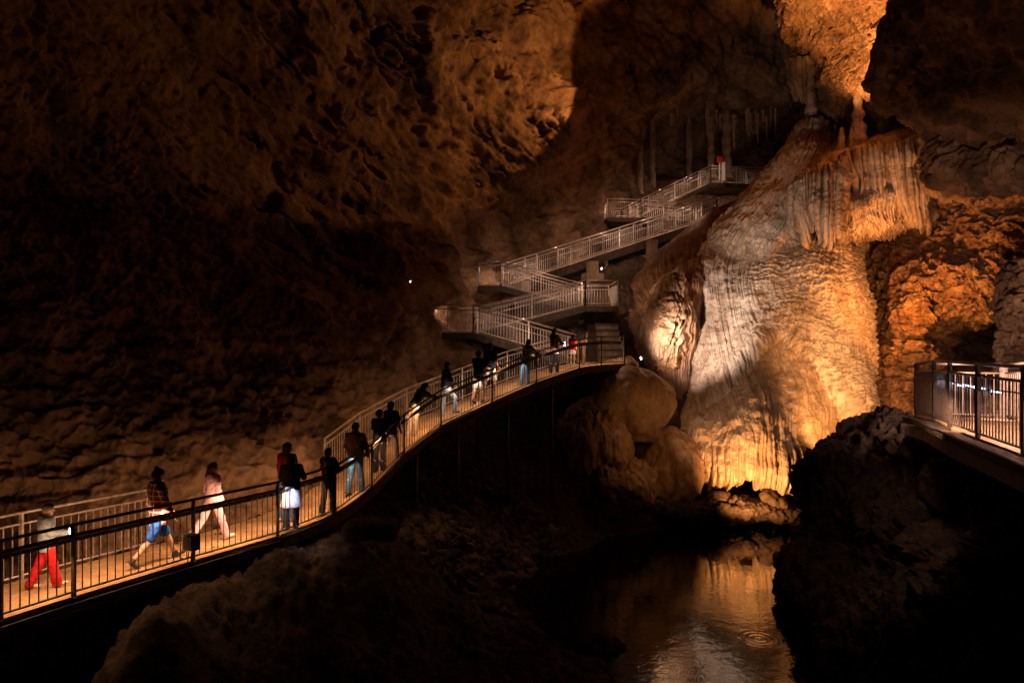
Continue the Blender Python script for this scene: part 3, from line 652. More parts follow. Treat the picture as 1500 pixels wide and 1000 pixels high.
# rubble bank under the bridge
mb = MB(); rnd = random.Random(9); V = []; Q = []; n0 = 0
base = np.array([[-1,-1,-1],[1,-1,-1],[1,1,-1],[-1,1,-1],[-1,-1,1],[1,-1,1],[1,1,1],[-1,1,1]], float)
fq = np.array([[3,2,1,0],[4,5,6,7],[0,1,5,4],[1,2,6,5],[2,3,7,6],[3,0,4,7]])
rx, ry = [], []
for k in range(2600):
    rx.append(-2.9+rnd.random()*4.6); ry.append(16.8+rnd.random()*6.2)
rz = rbf([(a, b) for a, b, _ in FP], [c for *_, c in FP], np.stack([rx, ry], -1))
rs = np.random.RandomState(4)
from mathutils import Euler
for k in range(2600):
    if rz[k] < -6.95: continue
    s = .035+.11*rs.rand()**2.2
    A = np.array(Euler(tuple(rs.rand(3)*6)).to_matrix())
    v = (base+rs.normal(size=(8, 3))*.28)*np.array([1.3, 1, .7])*s
    V.append(v@A.T+np.array([rx[k], ry[k], rz[k]+.02])); Q.append(fq+n0); n0 += 8
o = link('rubble', mesh_np('rubble', np.concatenate(V), np.concatenate(Q), smooth=False), M['gravel'])
tag(o, 'bank of broken stones on the slope below the bridge', kind='stuff')

# --- background columns and stalactites by the upper platform
rnd = random.Random(21)
for k, (a, y0, y1, r, d) in enumerate([(1042,262,150,.34,46.5),(1064,262,150,.42,47.2),(938,300,150,.26,45.5),(956,310,150,.30,47),(1010,285,150,.30,48.5)]):
    stalagmite('stone_column', P(a, y0, d), P(a+rnd.uniform(-2, 2), y1, d), r, ['thin column left of the pair behind the red sign','thick column right behind the red sign','leftmost thin column in the dark behind the switchbacks','second thin column from the left in the dark recess','broad column in the middle of the dark recess'][k], 'column', 200+k, 'drape', both=True)
for k in range(26):
    a = 930+rnd.random()*215; y = 158+rnd.random()*24; L_ = .3+rnd.random()**2*1.6; d = 44.6+rnd.random()*2.5
    p = P(a, y, d)
    stalagmite('stalactite', p+Vector((0, 0, .5)), p-Vector((0, 0, L_)), .06+.09*rnd.random(), 'thin stalactite hanging in the dark recess above the upper platform', 'stalactite', 220+k, 'drape', group='thin stalactites above the upper platform')
# ================================================================== WALKWAYS
M['steel'] = plain('galvanised_steel', (.44, .38, .35), .42, .55, .18, 14., .1)
M['dsteel'] = plain('brown_and_unlit_steel', (.10, .075, .06), .5, .3, .2, 14., .1)  # brown metal at the right walkway; darkened stand-in for unlit steel on the footpath
M['deck'] = rockmat('worn_concrete_deck', (.34, .20, .095), (.47, .29, .15), (.55, .37, .21), 3., .6, .8, fine=22.)
M['beam'] = plain('stained_beam', (.045, .03, .02), .7, 0, .3, 5., .4)
M['conc'] = rockmat('stained_concrete', (.18, .12, .08), (.30, .22, .16), (.38, .29, .22), 1.5, .4, .85)
M['black'] = plain('black_plastic', (.015, .014, .013), .5)
M['lens'] = plain('lit_lens', (.8, .8, .8), .3, emit=(1, .93, .85), es=6)
M['led'] = plain('led_strip', (.8, .8, .8), .3, emit=(.70, .74, 1), es=14)
M['white_p'] = plain('white_paint', (.75, .72, .68), .5, 0, .06)
M['red_p'] = plain('red_paint', (.5, .02, .02), .5, 0, .06)
V3 = Vector
def resample(pts, step):
    out = []; 
    for a, b in zip(pts[:-1], pts[1:]):
        n = max(1, round((b-a).length/step)); out += [a.lerp(b, k/n) for k in range(n)]
    return out+[pts[-1]]
def railing(label, pts, mat='steel', h=1.05, h2=.88, gap=.12, inner=None, posts=None, group='railings of the walkways', extra=()):
    pts = [V3(p) for p in pts]; mid = pts[len(pts)//2]
    root = empty('railing', pts[0]); tag(root, label, 'railing', group)
    L0 = pts[0]; q = [p-L0 for p in pts]; up = V3((0, 0, 1)); m = M[mat]
    ps = resample(q, 2.1) if posts is None else q
    for i, p in enumerate(ps):
        mb = MB(); mb.box(p-up*.10, .05, .05, h+.11); mb.box(p-up*.02, .11, .11, .02); mb.build('post', m, root)
    mb = MB(); mb.path([p+up*h for p in q], .026, 8); mb.build('top_rail', m, root, True)
    mb = MB(); mb.path([p+up*h2 for p in q], .020, 6); mb.build('mid_rail', m, root, True)
    mb = MB(); mb.path([p+up*.07 for p in q], .018, 6); mb.build('bottom_rail', m, root, True)
    if inner:
        n = V3(inner); mb = MB(); mb.path([p+n*.09+up*.62 for p in q], .018, 6)
        for p in ps: mb.tube(p+up*.62, p+n*.09+up*.62, .010, 4)
        mb.build('hand_rail', m, root, True)
    for a, b in zip(ps[:-1], ps[1:]):
        d = (b-a); n = max(1, int(d.length/gap)); mb = MB()
        for k in range(1, n): p = a.lerp(b, k/n); mb.tube(p+up*.07, p+up*h2, .0095, 4, cap=False)
        mb.build('baluster_panel', m, root)
    return root
def slab(poly, z, t=.14):
    return [(*p, zz) for p, zz in zip(poly, z)]
def deck_strip(mb, A, B, t=.14):
    """slab between two edge polylines A (near) and B (far)"""
    A = [V3(a) for a in A]; B = [V3(b) for b in B]; dz = V3((0, 0, -t)); n = len(A)
    vs = A+B+[a+dz for a in A]+[b+dz for b in B]; fs = []
    for i in range(n-1):
        fs += [(i, i+1, n+i+1, n+i), (2*n+i, 3*n+i, 3*n+i+1, 2*n+i+1), (i, 2*n+i, 2*n+i+1, i+1), (n+i, n+i+1, 3*n+i+1, 3*n+i)]
    fs += [(0, n, 3*n, 2*n), (n-1, 3*n-1, 4*n-1, 2*n-1)]
    mb.add(vs, fs)
def strip_light(a, b, inward, watt, col, h=.87, rail=None):
    """low strip under a rail, shining down across the deck"""
    a = V3(a); b = V3(b); n = V3(inward).normalized(); up = V3((0, 0, 1)); c = (a+b)/2+up*h+n*.16
    l = bpy.data.lights.new('rail_light', 'AREA'); l.energy = watt*1.; l.color = col; l.shape = 'RECTANGLE'
    l.size = (b-a).length*.8; l.size_y = .03
    o = bpy.data.objects.new('rail_light', l); COL.objects.link(o)
    z = -(n*.78-up*1.0).normalized(); x = (b-a).normalized(); y = z.cross(x).normalized(); x = y.cross(z)
    if rail:
        q = rail.location; mb = MB(); mb.obox(a-q+n*.10+up*.895, b-q+n*.10+up*.895, .012, .12); mb.build('light_shade', M['dsteel'], rail)
    o.matrix_world = Matrix.Translation(c)@Matrix((x, y, z)).transposed().to_4x4()
    return o
# ---- main path: near edge, from the left frame edge up to the end landing
NE = [(-7.75,7.35,-3.72),(-6.85,9.14,-3.72),(-6.42,10,-3.73),(-5.51,11.8,-3.78),(-4.6,13.4,-3.81),(-3.96,15.3,-3.83),(-3.49,17.0,-3.60),(-2.97,18.8,-3.06),(-2.12,20.4,-2.50),(-.635,21.9,-1.93),(.84,23.4,-1.40),(2.46,24.9,-.96),(3.35,25.6,-.87),(4.37,26.5,-.85)]
NE = [V3(p) for p in NE]
def smooth_poly(pts, k=4):
    a = cr(np.array([tuple(p) for p in pts]), (len(pts)-1)*k+1); return [V3(p) for p in a]
NES = smooth_poly(NE, 3)
def offset(pts, w):
    out = []
    for i, p in enumerate(pts):
        d = pts[min(i+1, len(pts)-1)]-pts[max(i-1, 0)]; n = V3((-d.y, d.x, 0)).normalized(); out.append(p+n*w)
    return out
FES = offset(NES, 1.45)
root = empty('walkway', NE[0]); tag(root, 'long sand coloured footpath climbing from the lower left to the switchbacks', 'footpath')
O = NE[0]
mb = MB(); deck_strip(mb, [p-O for p in NES[:-3]], [p-O for p in FES[:-3]])
mb2 = MB(); land = [(2.95,25.28,-.90),(3.35,25.6,-.87),(4.40,26.5,-.85),(4.55,28.5,-.85)]; landb = [(2.0,26.35,-.92),(2.2,26.9,-.87),(2.6,27.6,-.85),(2.8,28.5,-.85)]
deck_strip(mb2, [V3(p)-O for p in land], [V3(p)-O for p in landb])
mb.build('deck', M['deck'], root); mb2.build('landing', M['deck'], root)
mb = MB(); E = [p-O+V3((0, 0, -.05)) for p in NES]
for a, b in zip(E[:-1], E[1:]): mb.obox(a+(a-b).normalized()*.01, b+(b-a).normalized()*.01, .09, .22)
mb.build('edge_beam', M['beam'], root)
mb = MB(); E = [p-O+V3((0, 0, -.05)) for p in FES[:-3]]
for a, b in zip(E[:-1], E[1:]): mb.obox(a+(a-b).normalized()*.01, b+(b-a).normalized()*.01, .07, .12)
mb.build('far_kerb', M['beam'], root)
for (i, dz) in ((22, 3.4), (25, 3.8), (28, 4.4), (31, 4.8)):
    for pp in (NES[i], FES[i]):
        mb = MB(); mb.tube(pp-O+V3((0, .1, -.3)), pp-O+V3((0, .1, -dz)), .06, 10); mb.build('support_leg', M['beam'], root, True)
NEAR = railing('dark front railing of the long footpath from the left edge to the end landing', NE, 'dsteel', posts=1, group=None)  # galvanised like the others; its unlit side is put into the darker colour
fi = offset(NE, 1.45)
def on(pts, D):
    for a, b in zip(pts[:-1], pts[1:]):
        if a.y <= D <= b.y: return a.lerp(b, (D-a.y)/(b.y-a.y))
a0 = on(fi, 9.0); a1 = on(fi, 12.6)
railing('short lit back railing behind the boy at the lower left', [a0, on(fi, 10.7), a1], posts=1)
seg = [on(fi, 17.6)]+[p for p in fi if 17.9 < p.y < 26.4]+[V3((2.2,26.9,-.87))]
railing('back railing of the footpath climbing beside the layered rock wall', seg, posts=1)
railing('end railing of the footpath beside the small floodlight', [(4.37,26.52,-.85),(4.5,27.5,-.85),(4.5,28.4,-.85)], posts=1)
for i in range(1, len(NE)-1):
    a, b = NE[i], NE[i+1]; d = b-a; n = V3((-d.y, d.x, 0)).normalized()
    w = [0,24,36,40,36,32,25,25,22,21,17,14,11][i]
    strip_light(a, b, n, w, (1, .52, .25) if i < 8 else (1, .62, .40), rail=NEAR)
for i in (5, 6, 7, 8, 9, 10):
    pass
# ---- switchbacks
SW = {}
def flight(label, n0, n1, f0, f1, t=.16, beam=.28):
    r = empty('ramp', n0); tag(r, label, 'ramp', 'ramps of the switchback walkway'); o = V3(n0)
    n0, n1, f0, f1 = [V3(p)-o for p in (n0, n1, f0, f1)]
    mb = MB(); deck_strip(mb, [n0, n1], [f0, f1], .08); mb.build('deck', M['deck'], r)
    for a, b in ((n0, n1), (f0, f1)):
        mb = MB(); z = V3((0, 0, -.01)); mb.obox(a+z, b+z, .08, beam); mb.build('side_beam', M['beam'], r)
    return r
def landing(label, poly, z, t=.22):
    o = V3((*poly[0], z)); r = empty('landing', o); tag(r, label, 'landing', 'landings of the switchback walkway')
    k = len(poly); v = [V3((*p, z-.006))-o for p in poly]; mb = MB(); vs = v+[p-V3((0, 0, t)) for p in v]
    mb.add(vs, [tuple(range(k)), tuple(range(2*k-1, k-1, -1))]+[(i, i+k, (i+1) % k+k, (i+1) % k) for i in range(k)])
    mb.build('deck', M['deck'], r)
    mb = MB()
    for i in range(k):
        a, b = v[i], v[(i+1) % k]; mb.obox(a+V3((0, 0, -.03)), b+V3((0, 0, -.03)), .06, .24)
    mb.build('rim_beam', M['beam'], r); return r
z1, z2, z3, z4, z5, z6, z7 = -.85, .37, 1.54, 2.53, 6.95, 7.3, 10.0
flight('lowest ramp rising left from the end landing', (2.8,27.05,z1), (-1.5,26.4,z2), (2.8,28.3,z1), (-1.5,27.7,z2))
landing('lowest left turning landing against the dark rock', [(-3.1,26.3),(-1.5,26.4),(-1.4,29.25),(-3.1,29.25)], z2)
flight('second ramp with glowing rock behind its bars', (-1.4,28.0,z2), (3.1,28.9,z3), (-1.4,29.2,z2), (3.1,30.1,z3))
landing('right turning landing above the concrete steps', [(3.1,28.85),(4.5,29.0),(4.5,31.9),(3.1,31.9)], z3)
flight('third ramp rising left behind the second one', (3.1,30.5,z3), (-.5,30.6,z4), (3.1,31.75,z3), (-.5,31.85,z4))
landing('middle left turning landing beside the white box', [(-1.5,30.5),(-.5,30.6),(-.3,33.2),(-1.5,33.2)], z4)
flight('longest ramp rising right across the middle to the tall flowstone', (-.5,31.95,z4), (11.4,38,z5), (-1.05,33.1,z4), (10.85,39.1,z5), beam=.42)
landing('landing touching the edge of the tall grey flowstone', [(10.8,38.9),(11.4,38),(12.4,38.5),(12.4,41.4),(10.7,41.4)], z5)
flight('short upper ramp leading left to the boxed landing', (10.75,39.9,z5), (7.6,40.2,z6), (10.75,41.2,z5), (7.6,41.5,z6))
landing('upper left landing hung above the long ramp', [(5.6,40.0),(7.6,40.2),(7.6,42.9),(5.6,42.9)], z6)
flight('top ramp rising right to the upper platform', (7.2,41.7,z6), (12.5,43,z7), (6.9,42.9,z6), (12.2,44.2,z7))
landing('upper platform behind the shoulder of the tall flowstone', [(12.5,43),(17.4,43.6),(17.4,46),(12.2,45.2)], z7)
rd = railing
rd('front railing of the lowest ramp', [(2.8,27.05,z1),(-1.5,26.4,z2)], inner=(0,.09/.09,0))
rd('outer railing wrapping the lowest left landing', [(-1.5,26.4,z2),(-3.1,26.3,z2),(-3.1,29.2,z2),(-1.4,29.2,z2)])
rd('back railing of the lowest ramp seen through its front bars', [(2.8,28.3,z1),(-1.4,27.7,z2)])
rd('front railing of the second ramp', [(-1.4,28.0,z2),(3.1,28.88,z3)], inner=(0,1,0))
rd('back railing of the second ramp', [(-1.4,29.2,z2),(3.1,30.1,z3)])
rd('outer railing wrapping the right landing above the concrete steps', [(3.1,28.88,z3),(4.5,29.05,z3),(4.5,31.85,z3),(3.1,31.85,z3)])
rd('front railing of the third ramp', [(3.1,30.5,z3),(-.5,30.6,z4)], inner=(0,1,0))
rd('back railing of the third ramp', [(3.1,31.75,z3),(-.4,31.85,z4)])
rd('outer railing wrapping the middle left landing beside the white box', [(-.5,30.6,z4),(-1.5,30.5,z4),(-1.5,33.15,z4),(-1.05,33.1,z4)])
rd('front railing of the longest ramp', [(-.5,31.95,z4),(11.4,38,z5)], inner=(-.4,.9,0))
rd('back railing of the longest ramp', [(-1.05,33.1,z4),(10.85,39.1,z5)])
rd('railing round the landing that touches the tall flowstone', [(11.4,38,z5),(12.35,38.5,z5),(12.35,41.3,z5)])
rd('front railing of the short upper ramp', [(10.75,39.9,z5),(7.6,40.2,z6)])
rd('back railing of the short upper ramp', [(10.75,41.2,z5),(7.6,41.5,z6)])
rd('outer railing boxed round the upper left landing', [(7.6,40.2,z6),(5.6,40.0,z6),(5.6,42.85,z6),(6.9,42.9,z6)])
rd('front railing of the top ramp', [(7.2,41.7,z6),(12.5,43,z7)], inner=(-.2,.9,0))
rd('back railing of the top ramp', [(6.9,42.9,z6),(12.2,44.2,z7)])
rd('front railing of the upper platform', [(12.5,43,z7),(14.2,43.2,z7),(17.3,43.7,z7)])
rd('back railing of the upper platform rising behind it', [(12.3,45.0,z7+.1),(14,45.6,z7+.6),(17.3,45.8,z7+.3)])
LC = (1, .64, .46)
def sl(a, b, n, w, k=1):
    a = V3(a); b = V3(b)
    for i in range(k): strip_light(a.lerp(b, i/k), a.lerp(b, (i+1)/k), n, w, LC)
sl((2.8,27.05,z1), (-1.5,26.4,z2), (0,1,0), 10, 2); sl((-1.5,26.4,z2), (-3.1,26.3,z2), (0,1,0), 9)
sl((-1.4,28,z2), (3.1,28.9,z3), (0,1,0), 11, 2); sl((3.1,28.9,z3), (4.5,29,z3), (0,1,0), 12)
sl((3.1,30.5,z3), (-.5,30.6,z4), (0,1,0), 10, 2); sl((-.5,30.6,z4), (-1.5,30.5,z4), (0,1,0), 12)
sl((-.5,31.95,z4), (11.4,38,z5), (-.45,.9,0), 14, 5); sl((11.4,38,z5), (12.4,38.5,z5), (-.2,1,0), 12)
sl((10.75,39.9,z5), (7.6,40.2,z6), (0,1,0), 12, 2); sl((7.6,40.2,z6), (5.6,40,z6), (0,1,0), 16)
sl((7.2,41.7,z6), (12.5,43,z7), (-.2,1,0), 12, 3); sl((12.5,43,z7), (17.3,43.7,z7), (0,1,0), 16, 2)
# added free-hanging spots that brighten the near bars of the switchbacks
for (a, t, w) in (((.5,24.6,.3),(.6,26.7,.5),26),((6.0,33.0,6.6),(5,35,4.9),50),((9.5,36.0,8.6),(8.6,37.3,6.6),45),((3.2,26.6,2.6),(2.5,29,1.9),36),((6.6,38.6,9.4),(7,40.4,8.0),42),((11.5,41.0,12),(11.5,43,9.7),55),((1.6,29.6,3.9),(1,31,2.9),30)):
    lamp('SPOT', 'bar_fill_light', a, t, w*2.8, (1, .62, .42), .12, 115, .8)
# piers under the long ramp
for k, (px, py, d, h) in enumerate([(868,383,33.6,1.1),(882,378,35,.9),(955,352,35.6,1.5),(1046,322,38.3,1.1),(1020,330,37.4,1.3),(768,412,32.6,.9)]):
    p = P(px, py, d); r = empty('concrete_pier', p-V3((0, 0, h+.6))); tag(r, ['wide pier under the lower half of the longest ramp','narrow pier just right of the wide one under the longest ramp','tall dark pier under the middle of the longest ramp','pale block pier under the right end of the longest ramp','short pier left of the pale block pier','small pier near the left start of the longest ramp'][k], 'pier', 'concrete piers under the longest ramp')
    mb = MB(); mb.box((0, 0, 0), .9, .7, h*.55+.5, .3); mb.build('footing', M['conc'], r)
    mb = MB(); mb.box((0, 0, h*.55+.49), .45, .45, h*.45+.12, .3); mb.build('column', M['conc'], r)
# concrete steps behind the end landing
r = empty('concrete_steps', (4.05, 27.6, -.85)); tag(r, 'pale concrete steps with dark treads climbing behind the end of the footpath', 'steps')
for k in range(6):
    mb = MB(); mb.box((.0, .12+.30*k, 0), .95, .30, .27*(k+1)-.07); mb.build('step', M['conc'], r)
    mb = MB(); mb.box((.0, .08+.30*k, .27*(k+1)-.069), 1.05, .40, .07); mb.build('tread', M['beam'], r)
# ---- right walkway
RN = [V3(p) for p in [(8.05,13.6,-1.49),(7.54,12.2,-1.40),(6.99,10.9,-1.37),(6.62,9.7,-1.37),(6.15,8.2,-1.36),(5.6,6.6,-1.36)]]
RF = offset(RN, 1.5)
railing('dark railing of the right walkway at the right edge', RN, 'dsteel', posts=1, group=None, gap=.105)
railing('back railing of the right walkway behind the dark one', RF[:-1], 'dsteel', posts=1, gap=.105)
railing('short end railing closing the far end of the right walkway', [RN[0]+V3((.05,.03,0)), RF[0]+V3((-.05,.03,0))], 'dsteel', posts=1)
r = empty('walkway', RN[0]); tag(r, 'curved footpath with thick stone kerb at the right edge above the boulders', 'footpath')
O = RN[0]; RS = smooth_poly(RN, 3); mb = MB(); deck_strip(mb, [p-O for p in RS], [p-O for p in offset(RS, 1.5)]); mb.build('deck', M['deck'], r)
KO = offset(RS, -.14); mb = MB()
for a, b in zip(KO[:-1], KO[1:]): mb.obox(a-O+V3((0, 0, -.02)), b-O+V3((0, 0, -.02)), .20, .11)
mb.build('kerb', M['dark'], r)
KO = offset(RS, -.05); mb = MB()
for a, b in zip(KO[:-1], KO[1:]): mb.obox(a-O+V3((0, 0, -.19)), b-O+V3((0, 0, -.19)), .16, .2)
mb.build('edge_beam', M['beam'], r)
for lab, i, s, e in (('long glowing light strip on the railing of the right walkway', 2, .04, .96), ('short glowing light strip right of the long one', 3, .16, .34), ('faint far light strip left of the long one', 1, .25, .75)):
    d = RN[i+1]-RN[i]; n = V3((-d.y, d.x, 0)).normalized(); a = RN[i].lerp(RN[i+1], s)+n*.09+V3((0, 0, .69)); b = RN[i].lerp(RN[i+1], e)+n*.09+V3((0, 0, .69))
    o = MB(); o.tube(a, b, .016, 8); o = o.build('light_strip', M['led']); tag(o, lab, 'light strip', 'light strips on the right railing')
for i, w in ((1, 4), (2, 6), (3, 7), (4, 9)):
    d = RN[i+1]-RN[i]; n = V3((-d.y, d.x, 0)).normalized(); strip_light(RN[i], RN[i+1], n, w*5, (1, .62, .5), .80)
    strip_light(RF[i], RF[i+1], n, w*9, (1, .60, .46), .90)  # added strips turned away from the deck to light the rock behind
# cables
def cable(name, label, pts, r, mat='black', parent=None):
    mb = MB(); mb.path(smooth_poly([V3(p) for p in pts], 6), r, 6); o = mb.build(name, M[mat], None, True); return tag(o, label, 'cable')
cable('cable', 'black cable sagging between the posts of the right railing', [RN[i]+V3((-.05, 0, z)) for i, z in ((0,.78),(1,.72),(2,.76),(3,.70),(4,.74),(5,.7))], .010)
cable('cable', 'thick black cable lying along the kerb of the right walkway', [p+V3((-.34, 0, .012)) for p in RN], .018)
o1 = offset(NE[:5], -.07)
cable('cable', 'upper black cable clipped along the edge of the footpath at lower left', [p+V3((0, 0, -.09)) for p in o1], .016)
cable('cable', 'lower black cable sagging under the footpath edge at lower left', [p+V3((0, 0, -.20-.05*(i % 2))) for i, p in enumerate(o1)], .016)
# ---- floodlights and boxes
def floodlight(pos, aim, label, s=.16, lit=True, w=0):
    pos = V3(pos); aim = V3(aim); r = empty('floodlight', pos-V3((0, 0, s*1.3))); tag(r, label, 'floodlight', 'small floodlights')
    c = V3((0, 0, s*1.3)); d = (aim-pos).normalized()
    mb = MB(); mb.tube(c-d*s*.7, c+d*s*.45, s*.42, 14, s*.55); mb.build('housing', M['black'], r, False)
    mb = MB(); mb.tube(c+d*s*.452, c+d*s*.49, s*.50, 14); mb.build('lens', M['lens' if lit else 'steel'], r)
    mb = MB(); sd = d.cross(V3((0, 0, 1))).normalized()
    mb.path([c+sd*s*.6, c+sd*s*.6-V3((0, 0, s)), c-sd*s*.6-V3((0, 0, s)), c-sd*s*.6], s*.07, 4); mb.tube((0, 0, 0), c-V3((0, 0, s)), s*.12, 6); mb.build('bracket', M['black'], r)
floodlight(P(937,525,26.2), P(1060,500,24), 'small floodlight glowing beside the end of the footpath', .13)
floodlight(P(880,393,31.5), P(980,420,29), 'small floodlight glowing under the longest ramp', .11)
floodlight(P(600,412,24.0), P(690,440,23), 'small floodlight glowing on the dark rock left of the switchbacks', .07)
floodlight(P(916,463,27.4), P(1000,420,30), 'dark floodlight beside the concrete steps aimed at the cone', .26, False)
def ebox(name, label, c, sx, sy, sz, rz, mat, cat='box'):
    r = empty(name, c, rz); tag(r, label, cat)
    mb = MB(); mb.box((0, 0, 0), sx, sy, sz); mb.build('case', M[mat], r)
    mb = MB(); mb.box((0, -sy/2-.012, .02), sx*.86, .02, sz-.04); mb.build('cover', M[mat], r)
    mb = MB()
    for k in range(3): mb.tube(((k-1)*sx*.25, 0, .01), ((k-1)*sx*.3, -.02, -.22), .008, 5)
    mb.build('lead', M['black'], r); return r
p = NE[3]+V3((.02, -.1, .22)); r = ebox('control_box', 'black finned control box with dangling leads on the front railing', p, .24, .15, .26, R(-25), 'black')
mb = MB()
for k in range(6): mb.box((-.135, 0, .02+.038*k), .03, .15, .018)
mb.build('fins', M['conc'], r)
ebox('junction_box', 'white junction box on the wall left of the middle left landing', P(700,408,30.3), .16, .1, .24, 0, 'white_p')
ebox('junction_box', 'pale junction box on the corner of the lowest left landing', P(634,478,26.15), .13, .1, .26, 0, 'white_p')
r = empty('sign', P(1054,264,42.9)); tag(r, 'small red sign on a post at the start of the upper platform', 'sign')
mb = MB(); mb.box((0, 0, 0), .06, .06, 1.2); mb.build('post', M['white_p'], r); mb = MB(); mb.box((0, -.05, 1.1), .36, .03, .38); mb.build('panel', M['red_p'], r)
r = empty('gate_post', P(1057,265,42.7)); tag(r, 'thick white post beside the red sign', 'post'); mb = MB(); mb.box((.12, 0, 0), .18, .14, 1.1); mb.build('shaft', M['white_p'], r); mb = MB(); mb.box((.12, 0, 1.1), .22, .18, .04); mb.build('cap', M['white_p'], r)
# ================================================================== PEOPLE
class Field:
    def __init__(s, lo, hi, h):
        s.lo = np.array(lo, np.float32); s.h = h; s.n = np.ceil((np.array(hi)-s.lo)/h).astype(int)+1
        s.F = np.full(s.n, .5, np.float32); s.ax = [s.lo[i]+h*np.arange(s.n[i], dtype=np.float32) for i in range(3)]
    def region(s, lo, hi):
        a = np.clip(np.floor((np.array(lo)-s.lo)/s.h).astype(int), 0, s.n); b = np.clip(np.ceil((np.array(hi)-s.lo)/s.h).astype(int)+1, 0, s.n)
        return tuple(slice(a[i], b[i]) for i in range(3))
    def cap(s, a, b, ra, rb, k=.02, side=None, depth=1.):
        """tapered limb a->b; side = unit vector across, depth < 1 flattens the other way"""
        a = np.array(a, np.float32); b = np.array(b, np.float32); m = max(ra, rb)*1.05+k+s.h*3
        sl = s.region(np.minimum(a, b)-m, np.maximum(a, b)+m)
        if any(q.stop <= q.start for q in sl): return s
        x = s.ax[0][sl[0]][:, None, None]-a[0]; y = s.ax[1][sl[1]][None, :, None]-a[1]; z = s.ax[2][sl[2]][None, None, :]-a[2]
        d = b-a; L2 = max(float(d@d), 1e-9)
        t = np.clip((x*d[0]+y*d[1]+z*d[2])/L2, 0, 1); qx = x-t*d[0]; qy = y-t*d[1]; qz = z-t*d[2]
        if side is None: dist = np.sqrt(qx*qx+qy*qy+qz*qz)-(ra+(rb-ra)*t)
        else:
            u = np.array(side, np.float32); dn = d/math.sqrt(L2); w = np.cross(u, dn); w = w/(np.linalg.norm(w)+1e-9)
            pu = qx*u[0]+qy*u[1]+qz*u[2]; pw = (qx*w[0]+qy*w[1]+qz*w[2]); r2 = qx*qx+qy*qy+qz*qz
            dist = (np.sqrt(r2-pw*pw+(pw/depth)**2+1e-12)-(ra+(rb-ra)*t))*(.5+.5*depth)
        f = s.F[sl]; h = np.clip(.5+.5*(f-dist)/k, 0, 1); s.F[sl] = f*(1-h)+dist*h-k*h*(1-h); return s
    def ball(s, c, r, k=.02): c = np.array(c, float); return s.cap(c, c+np.array([0, 0, 1e-4]), r, r, k)
    def cut(s, p, n):
        """keep the side the normal points away from"""
        p = np.array(p, float); n = np.array(n, float); n /= np.linalg.norm(n)
        d = (s.ax[0][:, None, None]-p[0])*n[0]+(s.ax[1][None, :, None]-p[1])*n[1]+(s.ax[2][None, None, :]-p[2])*n[2]
        s.F = np.maximum(s.F, d.astype(np.float32)); return s
    def mesh(s, name, wr=0., seed=0.):
        F = s.F; I = F < 0; nx, ny, nz = F.shape
        c = np.zeros((nx-1, ny-1, nz-1), np.int8)
        for i in (0, 1):
            for j in (0, 1):
                for k in (0, 1): c += I[i:nx-1+i, j:ny-1+j, k:nz-1+k]
        act = (c > 0) & (c < 8); idx = np.argwhere(act); num = np.full(act.shape, -1, np.int32); num[act] = np.arange(len(idx))
        acc = np.zeros((len(idx), 3)); cnt = np.zeros(len(idx))
        corners = [(0,0,0),(1,0,0),(0,1,0),(1,1,0),(0,0,1),(1,0,1),(0,1,1),(1,1,1)]
        for a in range(3):
            for cc in corners:
                if cc[a]: continue
                e = list(cc); e[a] = 1
                f0 = F[idx[:, 0]+cc[0], idx[:, 1]+cc[1], idx[:, 2]+cc[2]]; f1 = F[idx[:, 0]+e[0], idx[:, 1]+e[1], idx[:, 2]+e[2]]
                m = (f0 < 0) != (f1 < 0); t = np.where(m, f0/np.where(m, f0-f1, 1), 0)
                p = np.array(cc, float)[None]+np.eye(3)[a][None]*t[:, None]; acc += p*m[:, None]; cnt += m
        V = (idx+acc/cnt[:, None])*s.h+s.lo
        if wr: V = V+wr*st(perlin(V*9+seed), perlin(V*9+seed+31), .5*perlin(V*9+seed+57))+wr*.4*st(perlin(V*25+seed), perlin(V*25+seed+31), 0*V[:, 0])
        Q = []
        for a in range(3):
            b, d = (a+1) % 3, (a+2) % 3
            s0 = [slice(None)]*3; s1 = [slice(None)]*3; s0[a] = slice(0, -1); s1[a] = slice(1, None)
            i0 = I[tuple(s0)]; i1 = I[tuple(s1)]; e = np.argwhere(i0 != i1)
            e = e[(e[:, b] > 0) & (e[:, d] > 0) & (e[:, b] < F.shape[b]-1) & (e[:, d] < F.shape[d]-1)]
            fl = i0[e[:, 0], e[:, 1], e[:, 2]]; q = []
            for (ob, od) in ((0, 0), (-1, 0), (-1, -1), (0, -1)):
                g = e.copy(); g[:, b] += ob; g[:, d] += od; q.append(num[g[:, 0], g[:, 1], g[:, 2]])
            q = np.stack(q, -1); q[~fl] = q[~fl][:, ::-1]; Q.append(q)
        Q = np.concatenate(Q); Q = Q[(Q >= 0).all(1)]
        return mesh_np(name, V, Q)
def cloth(col, rough=.85, noise=.14): return plain('cloth', col, rough, 0, noise, 22., .25, .15)
HAIR = {'dark': plain('dark_hair', (.018, .011, .008), .55, 0, .3, 60.), 'brown': plain('brown_hair', (.10, .055, .03), .55, 0, .3, 60.), 'fair': plain('fair_hair', (.28, .18, .10), .55, 0, .3, 60.)}
SKIN = plain('skin', (.50, .30, .22), .5, 0, .06, 8.); SKIN2 = plain('tan_skin', (.36, .20, .13), .5, 0, .06, 8.)
EYE = plain('eye', (.03, .02, .02), .2); SOLE = plain('shoe_sole', (.6, .58, .55), .6); LIP = plain('lip', (.35, .12, .10), .5)
